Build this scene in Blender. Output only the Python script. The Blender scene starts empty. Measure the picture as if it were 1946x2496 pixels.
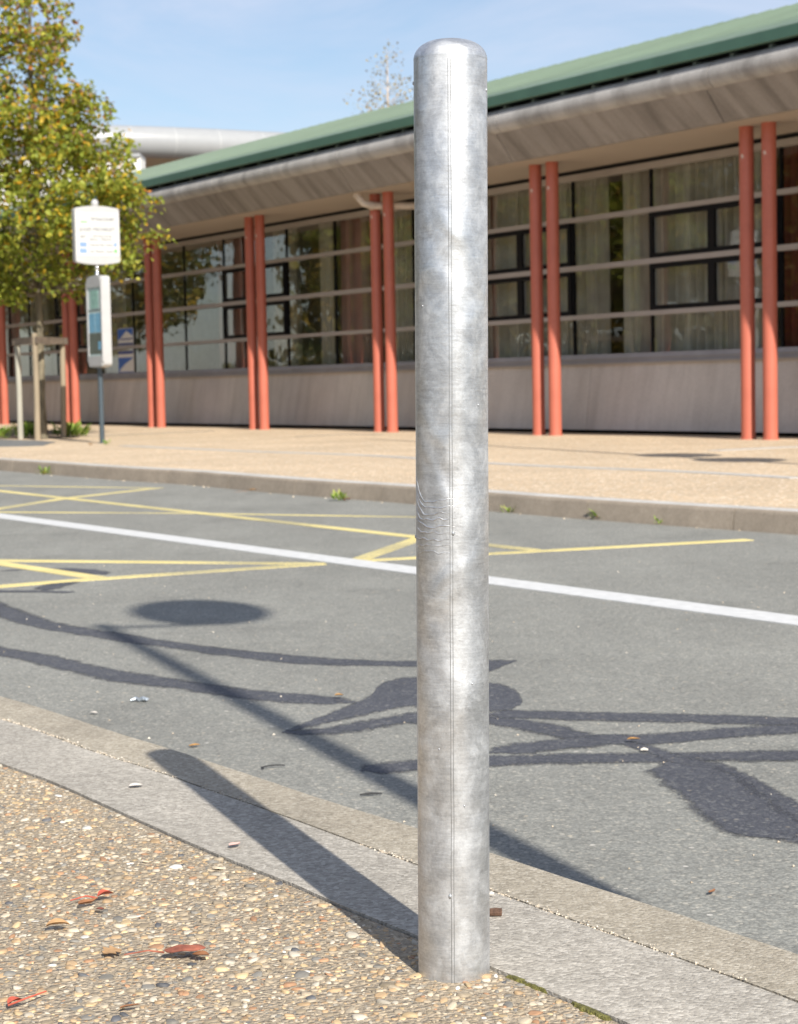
import bpy, math, random
import numpy as np
from mathutils import Vector, Matrix, noise as mnoise

random.seed(7); rng = np.random.default_rng(7)
sc = bpy.context.scene
COL = sc.collection
R = math.radians

# ------------------------------------------------------------------ camera
F_PX, PITCH, ROLL, CAM_H = 4570.0, .0679, -.0196, .75
fw = Vector((0, math.cos(PITCH), -math.sin(PITCH)))
rt0 = Vector((1, 0, 0)); up0 = rt0.cross(fw)
rt = rt0*math.cos(ROLL) + up0*math.sin(ROLL)
up = -rt0*math.sin(ROLL) + up0*math.cos(ROLL)
cam = bpy.data.cameras.new('camera')
camo = bpy.data.objects.new('camera', cam); COL.objects.link(camo)
M = Matrix((rt, up, -fw)).transposed().to_4x4(); M.translation = (0, 0, CAM_H)
camo.matrix_world = M
cam.sensor_fit = 'VERTICAL'; cam.sensor_height = 36; cam.lens = F_PX/2496*36
cam.clip_start = .05; cam.clip_end = 2000
cam.dof.use_dof = True; cam.dof.focus_distance = 2.03; cam.dof.aperture_fstop = 18
sc.camera = camo

def gz(x, y, z=0.0):
    """where the sight line through a photo point meets the level z: used to survey ground outlines"""
    d = rt*((x-973)/F_PX) - up*((y-1248)/F_PX) + fw
    t = (z-CAM_H)/d.z
    return Vector((d.x*t, d.y*t, z))

# facade frame: u along the facade (away, to the left), n into the building
ANG = .566
U = Vector((-math.sin(ANG), math.cos(ANG), 0)); N = Vector((math.cos(ANG), math.sin(ANG), 0)); Z = Vector((0, 0, 1))
PZ = .106                                   # level of both pavements above the road
C0 = Vector((3.85, 19.354, PZ)); SP = 3.652; HC = 3.24
def Fp(u, s, z): return U*u + N*s + Z*z      # building-local
SUN_AZ = Vector((.3555, -.9347, 0)); SUN_EL = R(36.2)

# ------------------------------------------------------------------ materials
def new_mat(name):
    m = bpy.data.materials.new(name); m.use_nodes = True
    nt = m.node_tree; nt.nodes.clear()
    out = nt.nodes.new('ShaderNodeOutputMaterial')
    b = nt.nodes.new('ShaderNodeBsdfPrincipled'); nt.links.new(b.outputs[0], out.inputs[0])
    return m, nt, b, out
class NT:
    def __init__(s, nt): s.nt = nt
    def n(s, t, **k):
        x = s.nt.nodes.new(t)
        for a, v in k.items(): setattr(x, a, v)
        return x
    def l(s, a, b): s.nt.links.new(a, b)
    def coord(s, scale=(1,1,1), rot=(0,0,0), kind='Object'):
        c = s.n('ShaderNodeTexCoord'); m = s.n('ShaderNodeMapping')
        m.inputs['Scale'].default_value = scale; m.inputs['Rotation'].default_value = rot
        s.l(c.outputs[kind], m.inputs[0]); return m.outputs[0]
    def noise(s, v, scale, detail=4, rough=.55, dist=0):
        x = s.n('ShaderNodeTexNoise'); x.inputs['Scale'].default_value = scale
        x.inputs['Detail'].default_value = detail; x.inputs['Roughness'].default_value = rough
        x.inputs['Distortion'].default_value = dist
        s.l(v, x.inputs['Vector']); return x
    def vor(s, v, scale, feature='F1', rnd=1):
        x = s.n('ShaderNodeTexVoronoi', feature=feature); x.inputs['Scale'].default_value = scale
        x.inputs['Randomness'].default_value = rnd
        s.l(v, x.inputs['Vector']); return x
    def ramp(s, f, stops, interp='LINEAR'):
        x = s.n('ShaderNodeValToRGB'); r = x.color_ramp; r.interpolation = interp
        while len(r.elements) < len(stops): r.elements.new(.5)
        for e, (p, c) in zip(r.elements, stops):
            e.position = p; e.color = (*c, 1) if len(c) == 3 else c
        s.l(f, x.inputs[0]); return x.outputs[0]
    def gray(s, f, stops): return s.ramp(f, [(p, (v, v, v)) for p, v in stops])
    def mix(s, f, a, b, blend='MIX'):
        x = s.n('ShaderNodeMix', data_type='RGBA', blend_type=blend)
        for i, v in ((0, f), (6, a), (7, b)):
            if hasattr(v, 'is_output'): s.l(v, x.inputs[i])
            elif i: x.inputs[i].default_value = (*v, 1)
            else: x.inputs[i].default_value = v
        return x.outputs[2]
    def math(s, op, a, b=0.0):
        x = s.n('ShaderNodeMath', operation=op)
        for i, v in ((0, a), (1, b)):
            if hasattr(v, 'is_output'): s.l(v, x.inputs[i])
            else: x.inputs[i].default_value = v
        return x.outputs[0]
    def bump(s, h, strength, dist, prev=None):
        x = s.n('ShaderNodeBump'); x.inputs['Strength'].default_value = strength; x.inputs['Distance'].default_value = dist
        s.l(h, x.inputs['Height'])
        if prev is not None: s.l(prev, x.inputs['Normal'])
        return x.outputs[0]

def simple(name, col, rough=.6, metal=0, var=.12, scale=6, bump=0, bscale=80, spec=.5, stretch=(1,1,1), coat=0):
    m, nt, b, o = new_mat(name); t = NT(nt)
    v = t.coord(stretch); n = t.noise(v, scale, 5)
    lo = tuple(c*(1-var) for c in col); hi = tuple(min(1, c*(1+var)) for c in col)
    t.l(t.ramp(n.outputs[0], [(.3, lo), (.7, hi)]), b.inputs['Base Color'])
    b.inputs['Roughness'].default_value = rough; b.inputs['Metallic'].default_value = metal
    b.inputs['Specular IOR Level'].default_value = spec
    if coat: b.inputs['Coat Weight'].default_value = coat
    if bump:
        n2 = t.noise(v, bscale, 4); t.l(t.bump(n2.outputs[0], bump, .01), b.inputs['Normal'])
    return m

def asphalt(name, dark=False):
    m, nt, b, o = new_mat(name); t = NT(nt); v = t.coord()
    g = t.vor(v, 150); g1 = t.vor(v, 330); g2 = t.noise(v, 420, 3, .7); big = t.noise(v, 1.1, 5, .6); mid = t.noise(v, 14, 4)
    if dark: base = [(.0,(.046,.047,.056)),(.55,(.074,.075,.087)),(.85,(.115,.116,.125)),(1,(.26,.255,.235))]
    else: base = [(.0,(.145,.145,.132)),(.25,(.205,.204,.185)),(.6,(.262,.259,.233)),(.9,(.325,.315,.275)),(1,(.56,.51,.42))]
    sep = t.n('ShaderNodeSeparateColor'); t.l(g.outputs['Color'], sep.inputs[0])
    sep1 = t.n('ShaderNodeSeparateColor'); t.l(g1.outputs['Color'], sep1.inputs[0])
    c = t.mix(.45, t.ramp(sep.outputs[0], base), t.ramp(sep1.outputs[0], base))
    c = t.mix(.25, c, t.ramp(g2.outputs[0], [(.3, tuple(x*.7 for x in base[1][1])), (.75, tuple(x*1.1 for x in base[2][1]))]))
    c = t.mix(1.0, c, t.gray(g.outputs['Distance'], [(.35, 1.04), (.8, .78)]), 'MULTIPLY')
    rare = t.vor(v, 34); sp2 = t.n('ShaderNodeSeparateColor'); t.l(rare.outputs['Color'], sp2.inputs[0])
    near = t.math('LESS_THAN', rare.outputs['Distance'], .15); pick = t.math('GREATER_THAN', sp2.outputs[1], .72)
    chip = t.math('MULTIPLY', near, pick)
    c = t.mix(t.math('MULTIPLY', chip, .3 if dark else .75), c, t.ramp(sp2.outputs[2], [(0,(.46,.41,.32)),(.5,(.42,.28,.15)),(1,(.55,.52,.47))]))
    c = t.mix(1.0, c, t.gray(big.outputs[0], [(.25,.88),(.75,1.12)]), 'MULTIPLY')
    c = t.mix(1.0, c, t.gray(mid.outputs[0], [(.3,.95),(.7,1.06)]), 'MULTIPLY')
    oil = t.noise(v, 2.3, 3, .5); trk = t.noise(t.coord((1,.12,1),(0,0,-.56)), 2.6, 3, .5)
    c = t.mix(1.0, c, t.gray(oil.outputs[0], [(.60,1),(.70,.86)]), 'MULTIPLY')
    c = t.mix(1.0, c, t.gray(trk.outputs[0], [(.36,.93),(.62,1.04)]), 'MULTIPLY')
    t.l(c, b.inputs['Base Color'])
    b.inputs['Roughness'].default_value = .62 if dark else .85; b.inputs['Specular IOR Level'].default_value = .3
    h = t.math('ADD', t.math('MULTIPLY', g.outputs['Distance'], -1.2), t.math('MULTIPLY', g2.outputs[0], .6))
    t.l(t.bump(h, .3 if dark else .36, .0022), b.inputs['Normal'])
    if dark:        # worn seal: the road shows through where the film is thin
        at_ = t.n('ShaderNodeAttribute'); at_.attribute_name = 'cover'
        w = t.noise(v, 190, 3, .75); w2 = t.noise(t.coord((1,1,1),(0,0,.55)), 22, 5, .65)
        k = t.math('MULTIPLY', t.math('ADD', t.math('ADD', at_.outputs['Fac'], t.math('MULTIPLY', w.outputs[0], 1.5)), t.math('MULTIPLY', w2.outputs[0], 1.1)), .4)
        a = t.gray(k, [(.42, 0), (.64, .95)]); tr = t.n('ShaderNodeBsdfTransparent'); mx = t.n('ShaderNodeMixShader')
        t.l(a, mx.inputs[0]); t.l(tr.outputs[0], mx.inputs[1]); t.l(b.outputs[0], mx.inputs[2]); t.l(mx.outputs[0], o.inputs[0])
    return m

def granite(name, cols, scale=260, rough=.8, streak=None):
    m, nt, b, o = new_mat(name); t = NT(nt); v = t.coord()
    g = t.vor(v, scale); sep = t.n('ShaderNodeSeparateColor'); t.l(g.outputs['Color'], sep.inputs[0])
    n1 = t.noise(v, scale*1.6, 3, .7); big = t.noise(v, 3, 6, .65); mid = t.noise(v, 25, 4, .6)
    c = t.ramp(sep.outputs[0], [(0, cols[0]), (.3, cols[1]), (.7, cols[2]), (1, cols[3])])
    c = t.mix(.5, c, t.ramp(n1.outputs[0], [(.3, cols[1]), (.7, cols[2])]))
    c = t.mix(1, c, t.gray(big.outputs[0], [(.25,.78),(.75,1.12)]), 'MULTIPLY')
    c = t.mix(1, c, t.gray(mid.outputs[0], [(.25,.88),(.75,1.08)]), 'MULTIPLY')
    t.l(c, b.inputs['Base Color']); b.inputs['Roughness'].default_value = rough; b.inputs['Specular IOR Level'].default_value = .3
    h = t.math('ADD', n1.outputs[0], t.math('MULTIPLY', g.outputs['Distance'], -.8))
    t.l(t.bump(h, .5, .003), b.inputs['Normal'])
    return m

MT = {}
MT['asphalt'] = asphalt('asphalt'); MT['tar'] = asphalt('tar', True)
MT['granite'] = granite('granite', [(.19,.17,.142),(.335,.303,.258),(.45,.412,.352),(.66,.61,.53)], 190)
MT['channel'] = granite('channel_concrete', [(.18,.155,.115),(.33,.285,.22),(.42,.37,.29),(.60,.545,.45)], 200)
MT['kerb'] = granite('kerb_concrete', [(.235,.19,.14),(.305,.25,.19),(.355,.295,.23),(.42,.365,.295)], 220)
MT['kerb_top'] = granite('kerb_top', [(.38,.36,.33),(.48,.455,.42),(.54,.515,.48),(.64,.61,.57)], 150)
MT['strip'] = granite('paving_strip', [(.36,.34,.31),(.45,.43,.40),(.52,.50,.47),(.62,.60,.57)], 60)
MT['patch'] = granite('patch_asphalt', [(.1,.1,.1),(.16,.16,.155),(.2,.2,.195),(.3,.29,.28)], 120)

def gravel_concrete(name, scale, cols, bump=.6):
    m, nt, b, o = new_mat(name); t = NT(nt); v = t.coord()
    nd = t.noise(v, scale*.5, 2); wv = t.n('ShaderNodeVectorMath', operation='MULTIPLY_ADD')
    t.l(nd.outputs['Color'], wv.inputs[0]); wv.inputs[1].default_value = (.6/scale,)*3; t.l(v, wv.inputs[2])
    g = t.vor(wv.outputs[0], scale); sep = t.n('ShaderNodeSeparateColor'); t.l(g.outputs['Color'], sep.inputs[0])
    stone = t.ramp(sep.outputs[0], [(i/(len(cols)-1), c) for i, c in enumerate(cols)])
    n1 = t.noise(v, scale*4, 4, .7); big = t.noise(v, .9, 6, .62)
    cem = t.ramp(n1.outputs[0], [(.3, cols[0]), (.7, cols[2])])
    edge = t.gray(g.outputs['Distance'], [(.32, 1), (.55, 0)])
    c = t.mix(edge, cem, stone)
    c = t.mix(1, c, t.gray(big.outputs[0], [(.25,.84),(.75,1.1)]), 'MULTIPLY')
    t.l(c, b.inputs['Base Color']); b.inputs['Roughness'].default_value = .85; b.inputs['Specular IOR Level'].default_value = .25
    h = t.math('ADD', t.math('MULTIPLY', n1.outputs[0], .5), t.math('MULTIPLY', g.outputs['Distance'], -1.5))
    t.l(t.bump(h, bump, .006), b.inputs['Normal'])
    return m
MT['far_pav'] = gravel_concrete('washed_gravel_paving', 36, [(.34,.26,.17),(.58,.43,.28),(.69,.54,.38),(.72,.50,.30),(.92,.83,.69)])
MT['near_pav'] = gravel_concrete('exposed_aggregate', 150, [(.24,.19,.135),(.37,.305,.22),(.46,.385,.285),(.43,.285,.16),(.58,.505,.39)])

def per_island(name, stops, rough=.7, var=.25, transl=0, spec=.3, bump=0, up=0):
    m, nt, b, o = new_mat(name); t = NT(nt)
    g = t.n('ShaderNodeNewGeometry'); r = g.outputs['Random Per Island']
    v = t.coord(); r0 = r
    if up:          # leaves turn first at the top of the crown
        sz = t.n('ShaderNodeSeparateXYZ'); t.l(v, sz.inputs[0])
        cl_ = t.n('ShaderNodeClamp'); t.l(t.math('ADD', r, t.math('MULTIPLY', t.math('SUBTRACT', sz.outputs[2], 3.4), up)), cl_.inputs[0]); r0 = cl_.outputs[0]
    c = t.ramp(r0, stops, 'CONSTANT')
    v = t.coord(); n = t.noise(v, 120, 4)
    wn = t.n('ShaderNodeTexWhiteNoise', noise_dimensions='1D'); t.l(r, wn.inputs['W'])
    c = t.mix(1, c, t.gray(wn.outputs[0], [(0, 1-var), (1, 1+var)]), 'MULTIPLY')
    c = t.mix(1, c, t.gray(n.outputs[0], [(.25,.85),(.75,1.12)]), 'MULTIPLY')
    t.l(c, b.inputs['Base Color']); b.inputs['Roughness'].default_value = rough; b.inputs['Specular IOR Level'].default_value = spec
    if bump: t.l(t.bump(n.outputs[0], bump, .002), b.inputs['Normal'])
    if transl:
        tr = t.n('ShaderNodeBsdfTranslucent'); t.l(c, tr.inputs[0])
        mx = t.n('ShaderNodeMixShader'); mx.inputs[0].default_value = transl
        t.l(b.outputs[0], mx.inputs[1]); t.l(tr.outputs[0], mx.inputs[2]); t.l(mx.outputs[0], o.inputs[0])
    return m
MT['pebble'] = per_island('pebble', [(0,(.28,.225,.155)),(.14,(.37,.30,.21)),(.32,(.48,.40,.29)),(.48,(.20,.185,.16)),(.56,(.42,.29,.165)),(.68,(.38,.215,.12)),(.745,(.50,.37,.21)),(.85,(.44,.39,.31)),(.965,(.62,.59,.53)),(.98,(.10,.10,.105))], .65, .24, spec=.4, bump=.4)
MT['leaf'] = per_island('linden_leaf', [(0,(.19,.24,.035)),(.2,(.28,.33,.05)),(.45,(.37,.40,.06)),(.68,(.46,.44,.07)),(.84,(.58,.40,.04)),(.93,(.62,.33,.03)),(.97,(.55,.20,.04)),(.988,(.42,.26,.15))], .5, .28, .5, up=.085)
MT['leaf_green'] = per_island('dark_leaf', [(0,(.06,.08,.02)),(.25,(.11,.12,.025)),(.5,(.20,.17,.03)),(.8,(.36,.24,.035))], .5, .3, .3)
MT['birch_leaf'] = per_island('birch_leaf', [(0,(.30,.25,.13)),(.4,(.42,.32,.10)),(.75,(.38,.27,.17))], .6, .3, .3)
MT['weed'] = per_island('weed_leaf', [(0,(.20,.32,.05)),(.5,(.30,.40,.08)),(.85,(.36,.38,.10))], .5, .3, .35)
MT['bark'] = simple('bark', (.16,.135,.09), .9, var=.5, scale=18, bump=.6, bscale=60, stretch=(1,1,.3))
MT['birch_bark'] = simple('birch_bark', (.5,.42,.36), .9, var=.3, scale=8)

# zinc
def zinc():
    m, nt, b, o = new_mat('galvanised_zinc'); t = NT(nt)
    v = t.coord(); vs = t.coord((1,1,.5))
    big = t.noise(vs, 12, 6, .62, .9); pat = t.noise(t.coord((1,1,.6)), 13, 2, .5, .5)
    sw = t.noise(t.coord((1,1,1.5),(.5,.35,.2)), 34, 9, .76, 1.3)
    br = t.noise(t.coord((.6,.6,4.5),(.45,.6,.0)), 62, 7, .72, .7)
    wh = t.noise(t.coord((1,1,.75)), 30, 9, .76, .5)
    fine = t.noise(v, 330, 3, .7); spl = t.vor(v, 75)
    c = t.ramp(big.outputs[0], [(.28,(.42,.42,.418)),(.5,(.56,.566,.572)),(.72,(.69,.705,.725))])
    c = t.mix(.6, c, t.ramp(sw.outputs[0], [(.36,(.32,.318,.314)),(.5,(.56,.565,.57)),(.63,(.84,.85,.86))]))
    c = t.mix(.36, c, t.ramp(br.outputs[0], [(.34,(.26,.265,.28)),(.66,(.84,.86,.89))]))
    frost = t.gray(wh.outputs[0], [(.46,0),(.66,.5)])
    c = t.mix(frost, c, (.74,.765,.79))
    c = t.mix(.22, c, t.gray(fine.outputs[0], [(.3,.28),(.7,.78)]))
    sp = t.n('ShaderNodeSeparateColor'); t.l(spl.outputs['Color'], sp.inputs[0])
    c = t.mix(.10, c, t.gray(sp.outputs[0], [(0,.3),(1,.8)]))
    t.l(c, b.inputs['Base Color'])
    t.l(t.math('SUBTRACT', .88, t.math('MULTIPLY', frost, .5)), b.inputs['Metallic'])
    t.l(t.math('ADD', t.gray(pat.outputs[0], [(.35,.45),(.65,.27)]), t.gray(sw.outputs[0], [(.35,.10),(.65,0)])), b.inputs['Roughness'])
    n1 = t.bump(pat.outputs[0], .62, .012); n2 = t.bump(sw.outputs[0], .15, .0018, n1)
    n3 = t.bump(br.outputs[0], .07, .001, n2); n4 = t.bump(fine.outputs[0], .14, .0006, n3)
    t.l(n4, b.inputs['Normal'])
    return m
MT['zinc'] = zinc()
MT['zinc_dark'] = simple('zinc_groove', (.2,.2,.2), .5, .6, .3, 60)
MT['zinc_smooth'] = simple('zinc_drip', (.42,.43,.44), .38, .7, .2, 60)

# building
def stained(name, col, dark, scale, stretch, amount, rough=.8, bump=.3):
    m, nt, b, o = new_mat(name); t = NT(nt)
    v = t.coord(stretch, (0,0,-ANG)); s = t.noise(v, scale, 5, .6, .3); f = t.noise(t.coord(), 60, 5, .65); pt = t.noise(t.coord(), 1.2, 5)
    c = t.mix(t.gray(s.outputs[0], [(.42,0),(.68,amount)]), col, dark)
    c = t.mix(1, c, t.gray(f.outputs[0], [(.3,.85),(.7,1.12)]), 'MULTIPLY')
    c = t.mix(1, c, t.gray(pt.outputs[0], [(.3,.88),(.7,1.08)]), 'MULTIPLY')
    t.l(c, b.inputs['Base Color']); b.inputs['Roughness'].default_value = rough; b.inputs['Specular IOR Level'].default_value = .3
    t.l(t.bump(f.outputs[0], bump, .004), b.inputs['Normal'])
    return m
MT['fascia'] = stained('weathered_concrete_panel', (.30,.27,.245), (.115,.098,.085), 5, (.12,1,.12), .6)
MT['gutter'] = stained('gutter_concrete', (.44,.42,.40), (.16,.15,.14), 3.2, (.3,1,.3), .65)
MT['plinth'] = stained('board_marked_concrete', (.57,.525,.485), (.43,.385,.35), 6, (.2,1,.1), .55)
MT['soffit'] = simple('painted_soffit', (.40,.345,.29), .8, var=.05, scale=.8, bump=.08)
def red_paint():
    m, nt, b, o = new_mat('red_column_paint'); t = NT(nt); v = t.coord()
    n = t.noise(v, 3, 5); chips = t.noise(t.coord((1,1,.6)), 9, 5, .6)
    c = t.ramp(n.outputs[0], [(.3,(.43,.118,.075)),(.7,(.50,.14,.09))])
    c = t.mix(t.gray(chips.outputs[0], [(.69,0),(.71,1)]), c, (.62,.5,.42))
    t.l(c, b.inputs['Base Color']); b.inputs['Roughness'].default_value = .45; return m
MT['red'] = red_paint()
def roof_mat():
    m, nt, b, o = new_mat('green_sheet_roof'); t = NT(nt)
    n = t.noise(t.coord(), 1.5, 5); f = t.noise(t.coord(), 30, 4)
    c = t.ramp(n.outputs[0], [(.3,(.125,.178,.12)),(.7,(.15,.205,.142))])
    c = t.mix(1, c, t.gray(f.outputs[0], [(.3,.94),(.7,1.05)]), 'MULTIPLY')
    dt = t.n('ShaderNodeVectorMath', operation='DOT_PRODUCT'); t.l(t.coord(), dt.inputs[0]); dt.inputs[1].default_value = (-math.sin(ANG), math.cos(ANG), 0)
    fr_ = t.math('FRACT', t.math('MULTIPLY', dt.outputs['Value'], 1/.30)); pn = t.n('ShaderNodeTexWhiteNoise', noise_dimensions='1D'); t.l(t.math('FLOOR', t.math('MULTIPLY', dt.outputs['Value'], 1/.9)), pn.inputs['W'])
    c = t.mix(1, c, t.gray(fr_, [(.0,.80),(.16,.84),(.22,1.0),(.9,1.0),(1,.82)]), 'MULTIPLY')
    c = t.mix(1, c, t.gray(pn.outputs[0], [(0,.93),(1,1.06)]), 'MULTIPLY')
    t.l(c, b.inputs['Base Color']); b.inputs['Roughness'].default_value = .5; return m
MT['roof'] = roof_mat()
MT['roof_edge'] = simple('green_fascia', (.052,.115,.078), .45, var=.12, scale=2)
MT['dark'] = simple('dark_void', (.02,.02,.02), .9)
MT['rail'] = simple('grey_rail', (.36,.325,.30), .55, var=.06, scale=3)
MT['sill'] = simple('grey_sill', (.30,.29,.30), .45, var=.1, scale=4)
MT['frame'] = simple('black_frame', (.010,.010,.011), .6, spec=.12)
MT['curtain'] = simple('curtain_cloth', (.43,.405,.345), .9, var=.14, scale=4)
MT['curtain_pink'] = simple('pink_curtain_cloth', (.36,.255,.215), .9, var=.1, scale=4)
MT['curtain_red'] = simple('maroon_curtain_cloth', (.13,.022,.013), .9, var=.1, scale=4)
MT['room'] = simple('room_wall', (.28,.25,.2), .9)
MT['pipe'] = simple('rusty_white_pipe', (.58,.5,.42), .6, var=.35, scale=7)
def glass():
    m, nt, b, o = new_mat('window_glass'); t = NT(nt); nt.nodes.remove(b)
    tr = t.n('ShaderNodeBsdfTransparent'); tr.inputs[0].default_value = (.95,.96,.945,1)
    gl = t.n('ShaderNodeBsdfGlossy'); gl.inputs['Roughness'].default_value = .0; gl.inputs[0].default_value = (.95,.95,.93,1)
    w = t.noise(t.coord(), 1.7, 2); bp = t.bump(w.outputs[0], .10, .03)
    lw = t.n('ShaderNodeLayerWeight'); lw.inputs[0].default_value = .5; fr = t.n('ShaderNodeMath', operation='MULTIPLY_ADD'); t.l(t.math('POWER', lw.outputs['Facing'], 4.0), fr.inputs[0]); fr.inputs[1].default_value = .95; fr.inputs[2].default_value = .042; t.l(bp, lw.inputs['Normal'])
    t.l(bp, gl.inputs['Normal'])
    mx = t.n('ShaderNodeMixShader'); t.l(fr.outputs[0], mx.inputs[0]); t.l(tr.outputs[0], mx.inputs[1]); t.l(gl.outputs[0], mx.inputs[2])
    t.l(mx.outputs[0], o.inputs[0]); return m
MT['glass'] = glass()
MT['white_paint'] = simple('road_white_paint', (.58,.575,.56), .7, var=.10, scale=25, bump=.25, bscale=300)
def yellow_paint():
    m, nt, b, o = new_mat('road_yellow_paint'); t = NT(nt); v = t.coord()
    n = t.noise(v, 3, 5); w = t.noise(v, 160, 4, .7)
    c = t.ramp(n.outputs[0], [(.3,(.66,.54,.20)),(.7,(.74,.62,.27))])
    k = t.noise(v, .9, 4)
    thr = t.math('MULTIPLY', t.math('ADD', w.outputs[0], t.math('MULTIPLY', k.outputs[0], .7)), .7)
    c = t.mix(t.gray(thr, [(.57,0),(.68,.75)]), c, (.2,.19,.16))
    t.l(c, b.inputs['Base Color']); b.inputs['Roughness'].default_value = .75; return m
MT['yellow_paint'] = yellow_paint()
MT['pole_blue'] = simple('slate_blue_pole', (.055,.075,.09), .4, var=.08)
MT['case_grey'] = simple('grey_case', (.42,.42,.415), .4, var=.04)
MT['sign_white'] = simple('sign_white', (.50,.50,.49), .35, var=.02)
MT['chrome'] = simple('steel_neck', (.75,.76,.78), .18, 1, .05)
MT['ink'] = simple('sign_ink', (.06,.06,.06), .6)
MT['ink_green'] = simple('sign_green', (.16,.40,.14), .6)
MT['ink_blue'] = simple('sign_blue', (.18,.28,.50), .6)
MT['paper'] = simple('timetable_paper', (.42,.52,.50), .5, var=.15, scale=20)
MT['paper_green'] = simple('route_map_paper', (.25,.42,.36), .5, var=.3, scale=25)
MT['paper_blue'] = simple('timetable_blue', (.16,.36,.50), .5, var=.2, scale=30)
MT['paper_dark'] = simple('timetable_dark', (.10,.12,.10), .4, var=.2)
MT['poster_blue'] = simple('poster_blue', (.012,.10,.42), .4, var=.05)
MT['poster_navy'] = simple('poster_navy', (.02,.04,.22), .4, var=.05)
MT['poster_white'] = simple('poster_white', (.66,.64,.60), .5, var=.05)
MT['stake'] = simple('weathered_stake_wood', (.28,.225,.155), .85, var=.25, scale=9, bump=.4, bscale=70, stretch=(1,1,.15))
MT['stake_grey'] = simple('grey_stake_wood', (.36,.34,.28), .85, var=.15, scale=9, bump=.4, bscale=70, stretch=(1,1,.15))
MT['plank'] = simple('dark_plank', (.13,.10,.075), .85, var=.3, scale=12)
MT['white_metal'] = simple('white_cladding', (.31,.315,.32), .35, var=.03, scale=3)
MT['white_wall'] = simple('white_render', (.78,.76,.72), .8, var=.04, scale=2)
MT['beige_wall'] = simple('beige_soffit', (.45,.36,.26), .8, var=.06, scale=2)
MT['lamp_pole'] = simple('lamp_pole_paint', (.10,.13,.12), .4)
MT['globe'] = simple('opal_globe', (.75,.75,.73), .25)
MT['soil'] = simple('bare_soil', (.17,.12,.08), .95, var=.4, scale=30, bump=.6, bscale=120)
MT['joint'] = simple('joint_dirt', (.055,.045,.03), .95, var=.5, scale=90)
MT['earth'] = simple('grey_ground', (.22,.2,.16), .95, var=.25, scale=.3)
MT['moss'] = simple('moss', (.19,.175,.045), .95, var=.5, scale=160, bump=.8, bscale=600)
MT['dry_red'] = simple('dry_red_leaf', (.27,.085,.05), .7, var=.5, scale=60)
MT['bright_red'] = simple('bright_red_leaf', (.42,.085,.05), .6, var=.25, scale=80)
MT['dry_tan'] = simple('dry_tan_leaf', (.44,.26,.12), .7, var=.25, scale=70)
MT['dry_brown'] = simple('dry_brown_leaf', (.30,.13,.055), .7, var=.35, scale=70)
MT['bark_chip'] = simple('bark_chip', (.10,.055,.035), .9, var=.5, scale=200)
MT['petal'] = simple('pale_petal', (.58,.53,.47), .7, var=.1, scale=60)
MT['petal_pink'] = simple('pink_petal', (.62,.40,.34), .7, var=.1, scale=60)
MT['orange_leaf'] = simple('orange_leaf', (.46,.24,.07), .7, var=.25, scale=70)
MT['black_twig'] = simple('black_twig', (.02,.02,.022), .7)
MT['foil'] = simple('crumpled_foil', (.38,.42,.46), .35, .5, .3, 50)
MT['crumb'] = per_island('mortar_crumb', [(0,(.5,.42,.32)),(.4,(.40,.33,.25)),(.7,(.60,.54,.45))], .9, .2)

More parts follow.
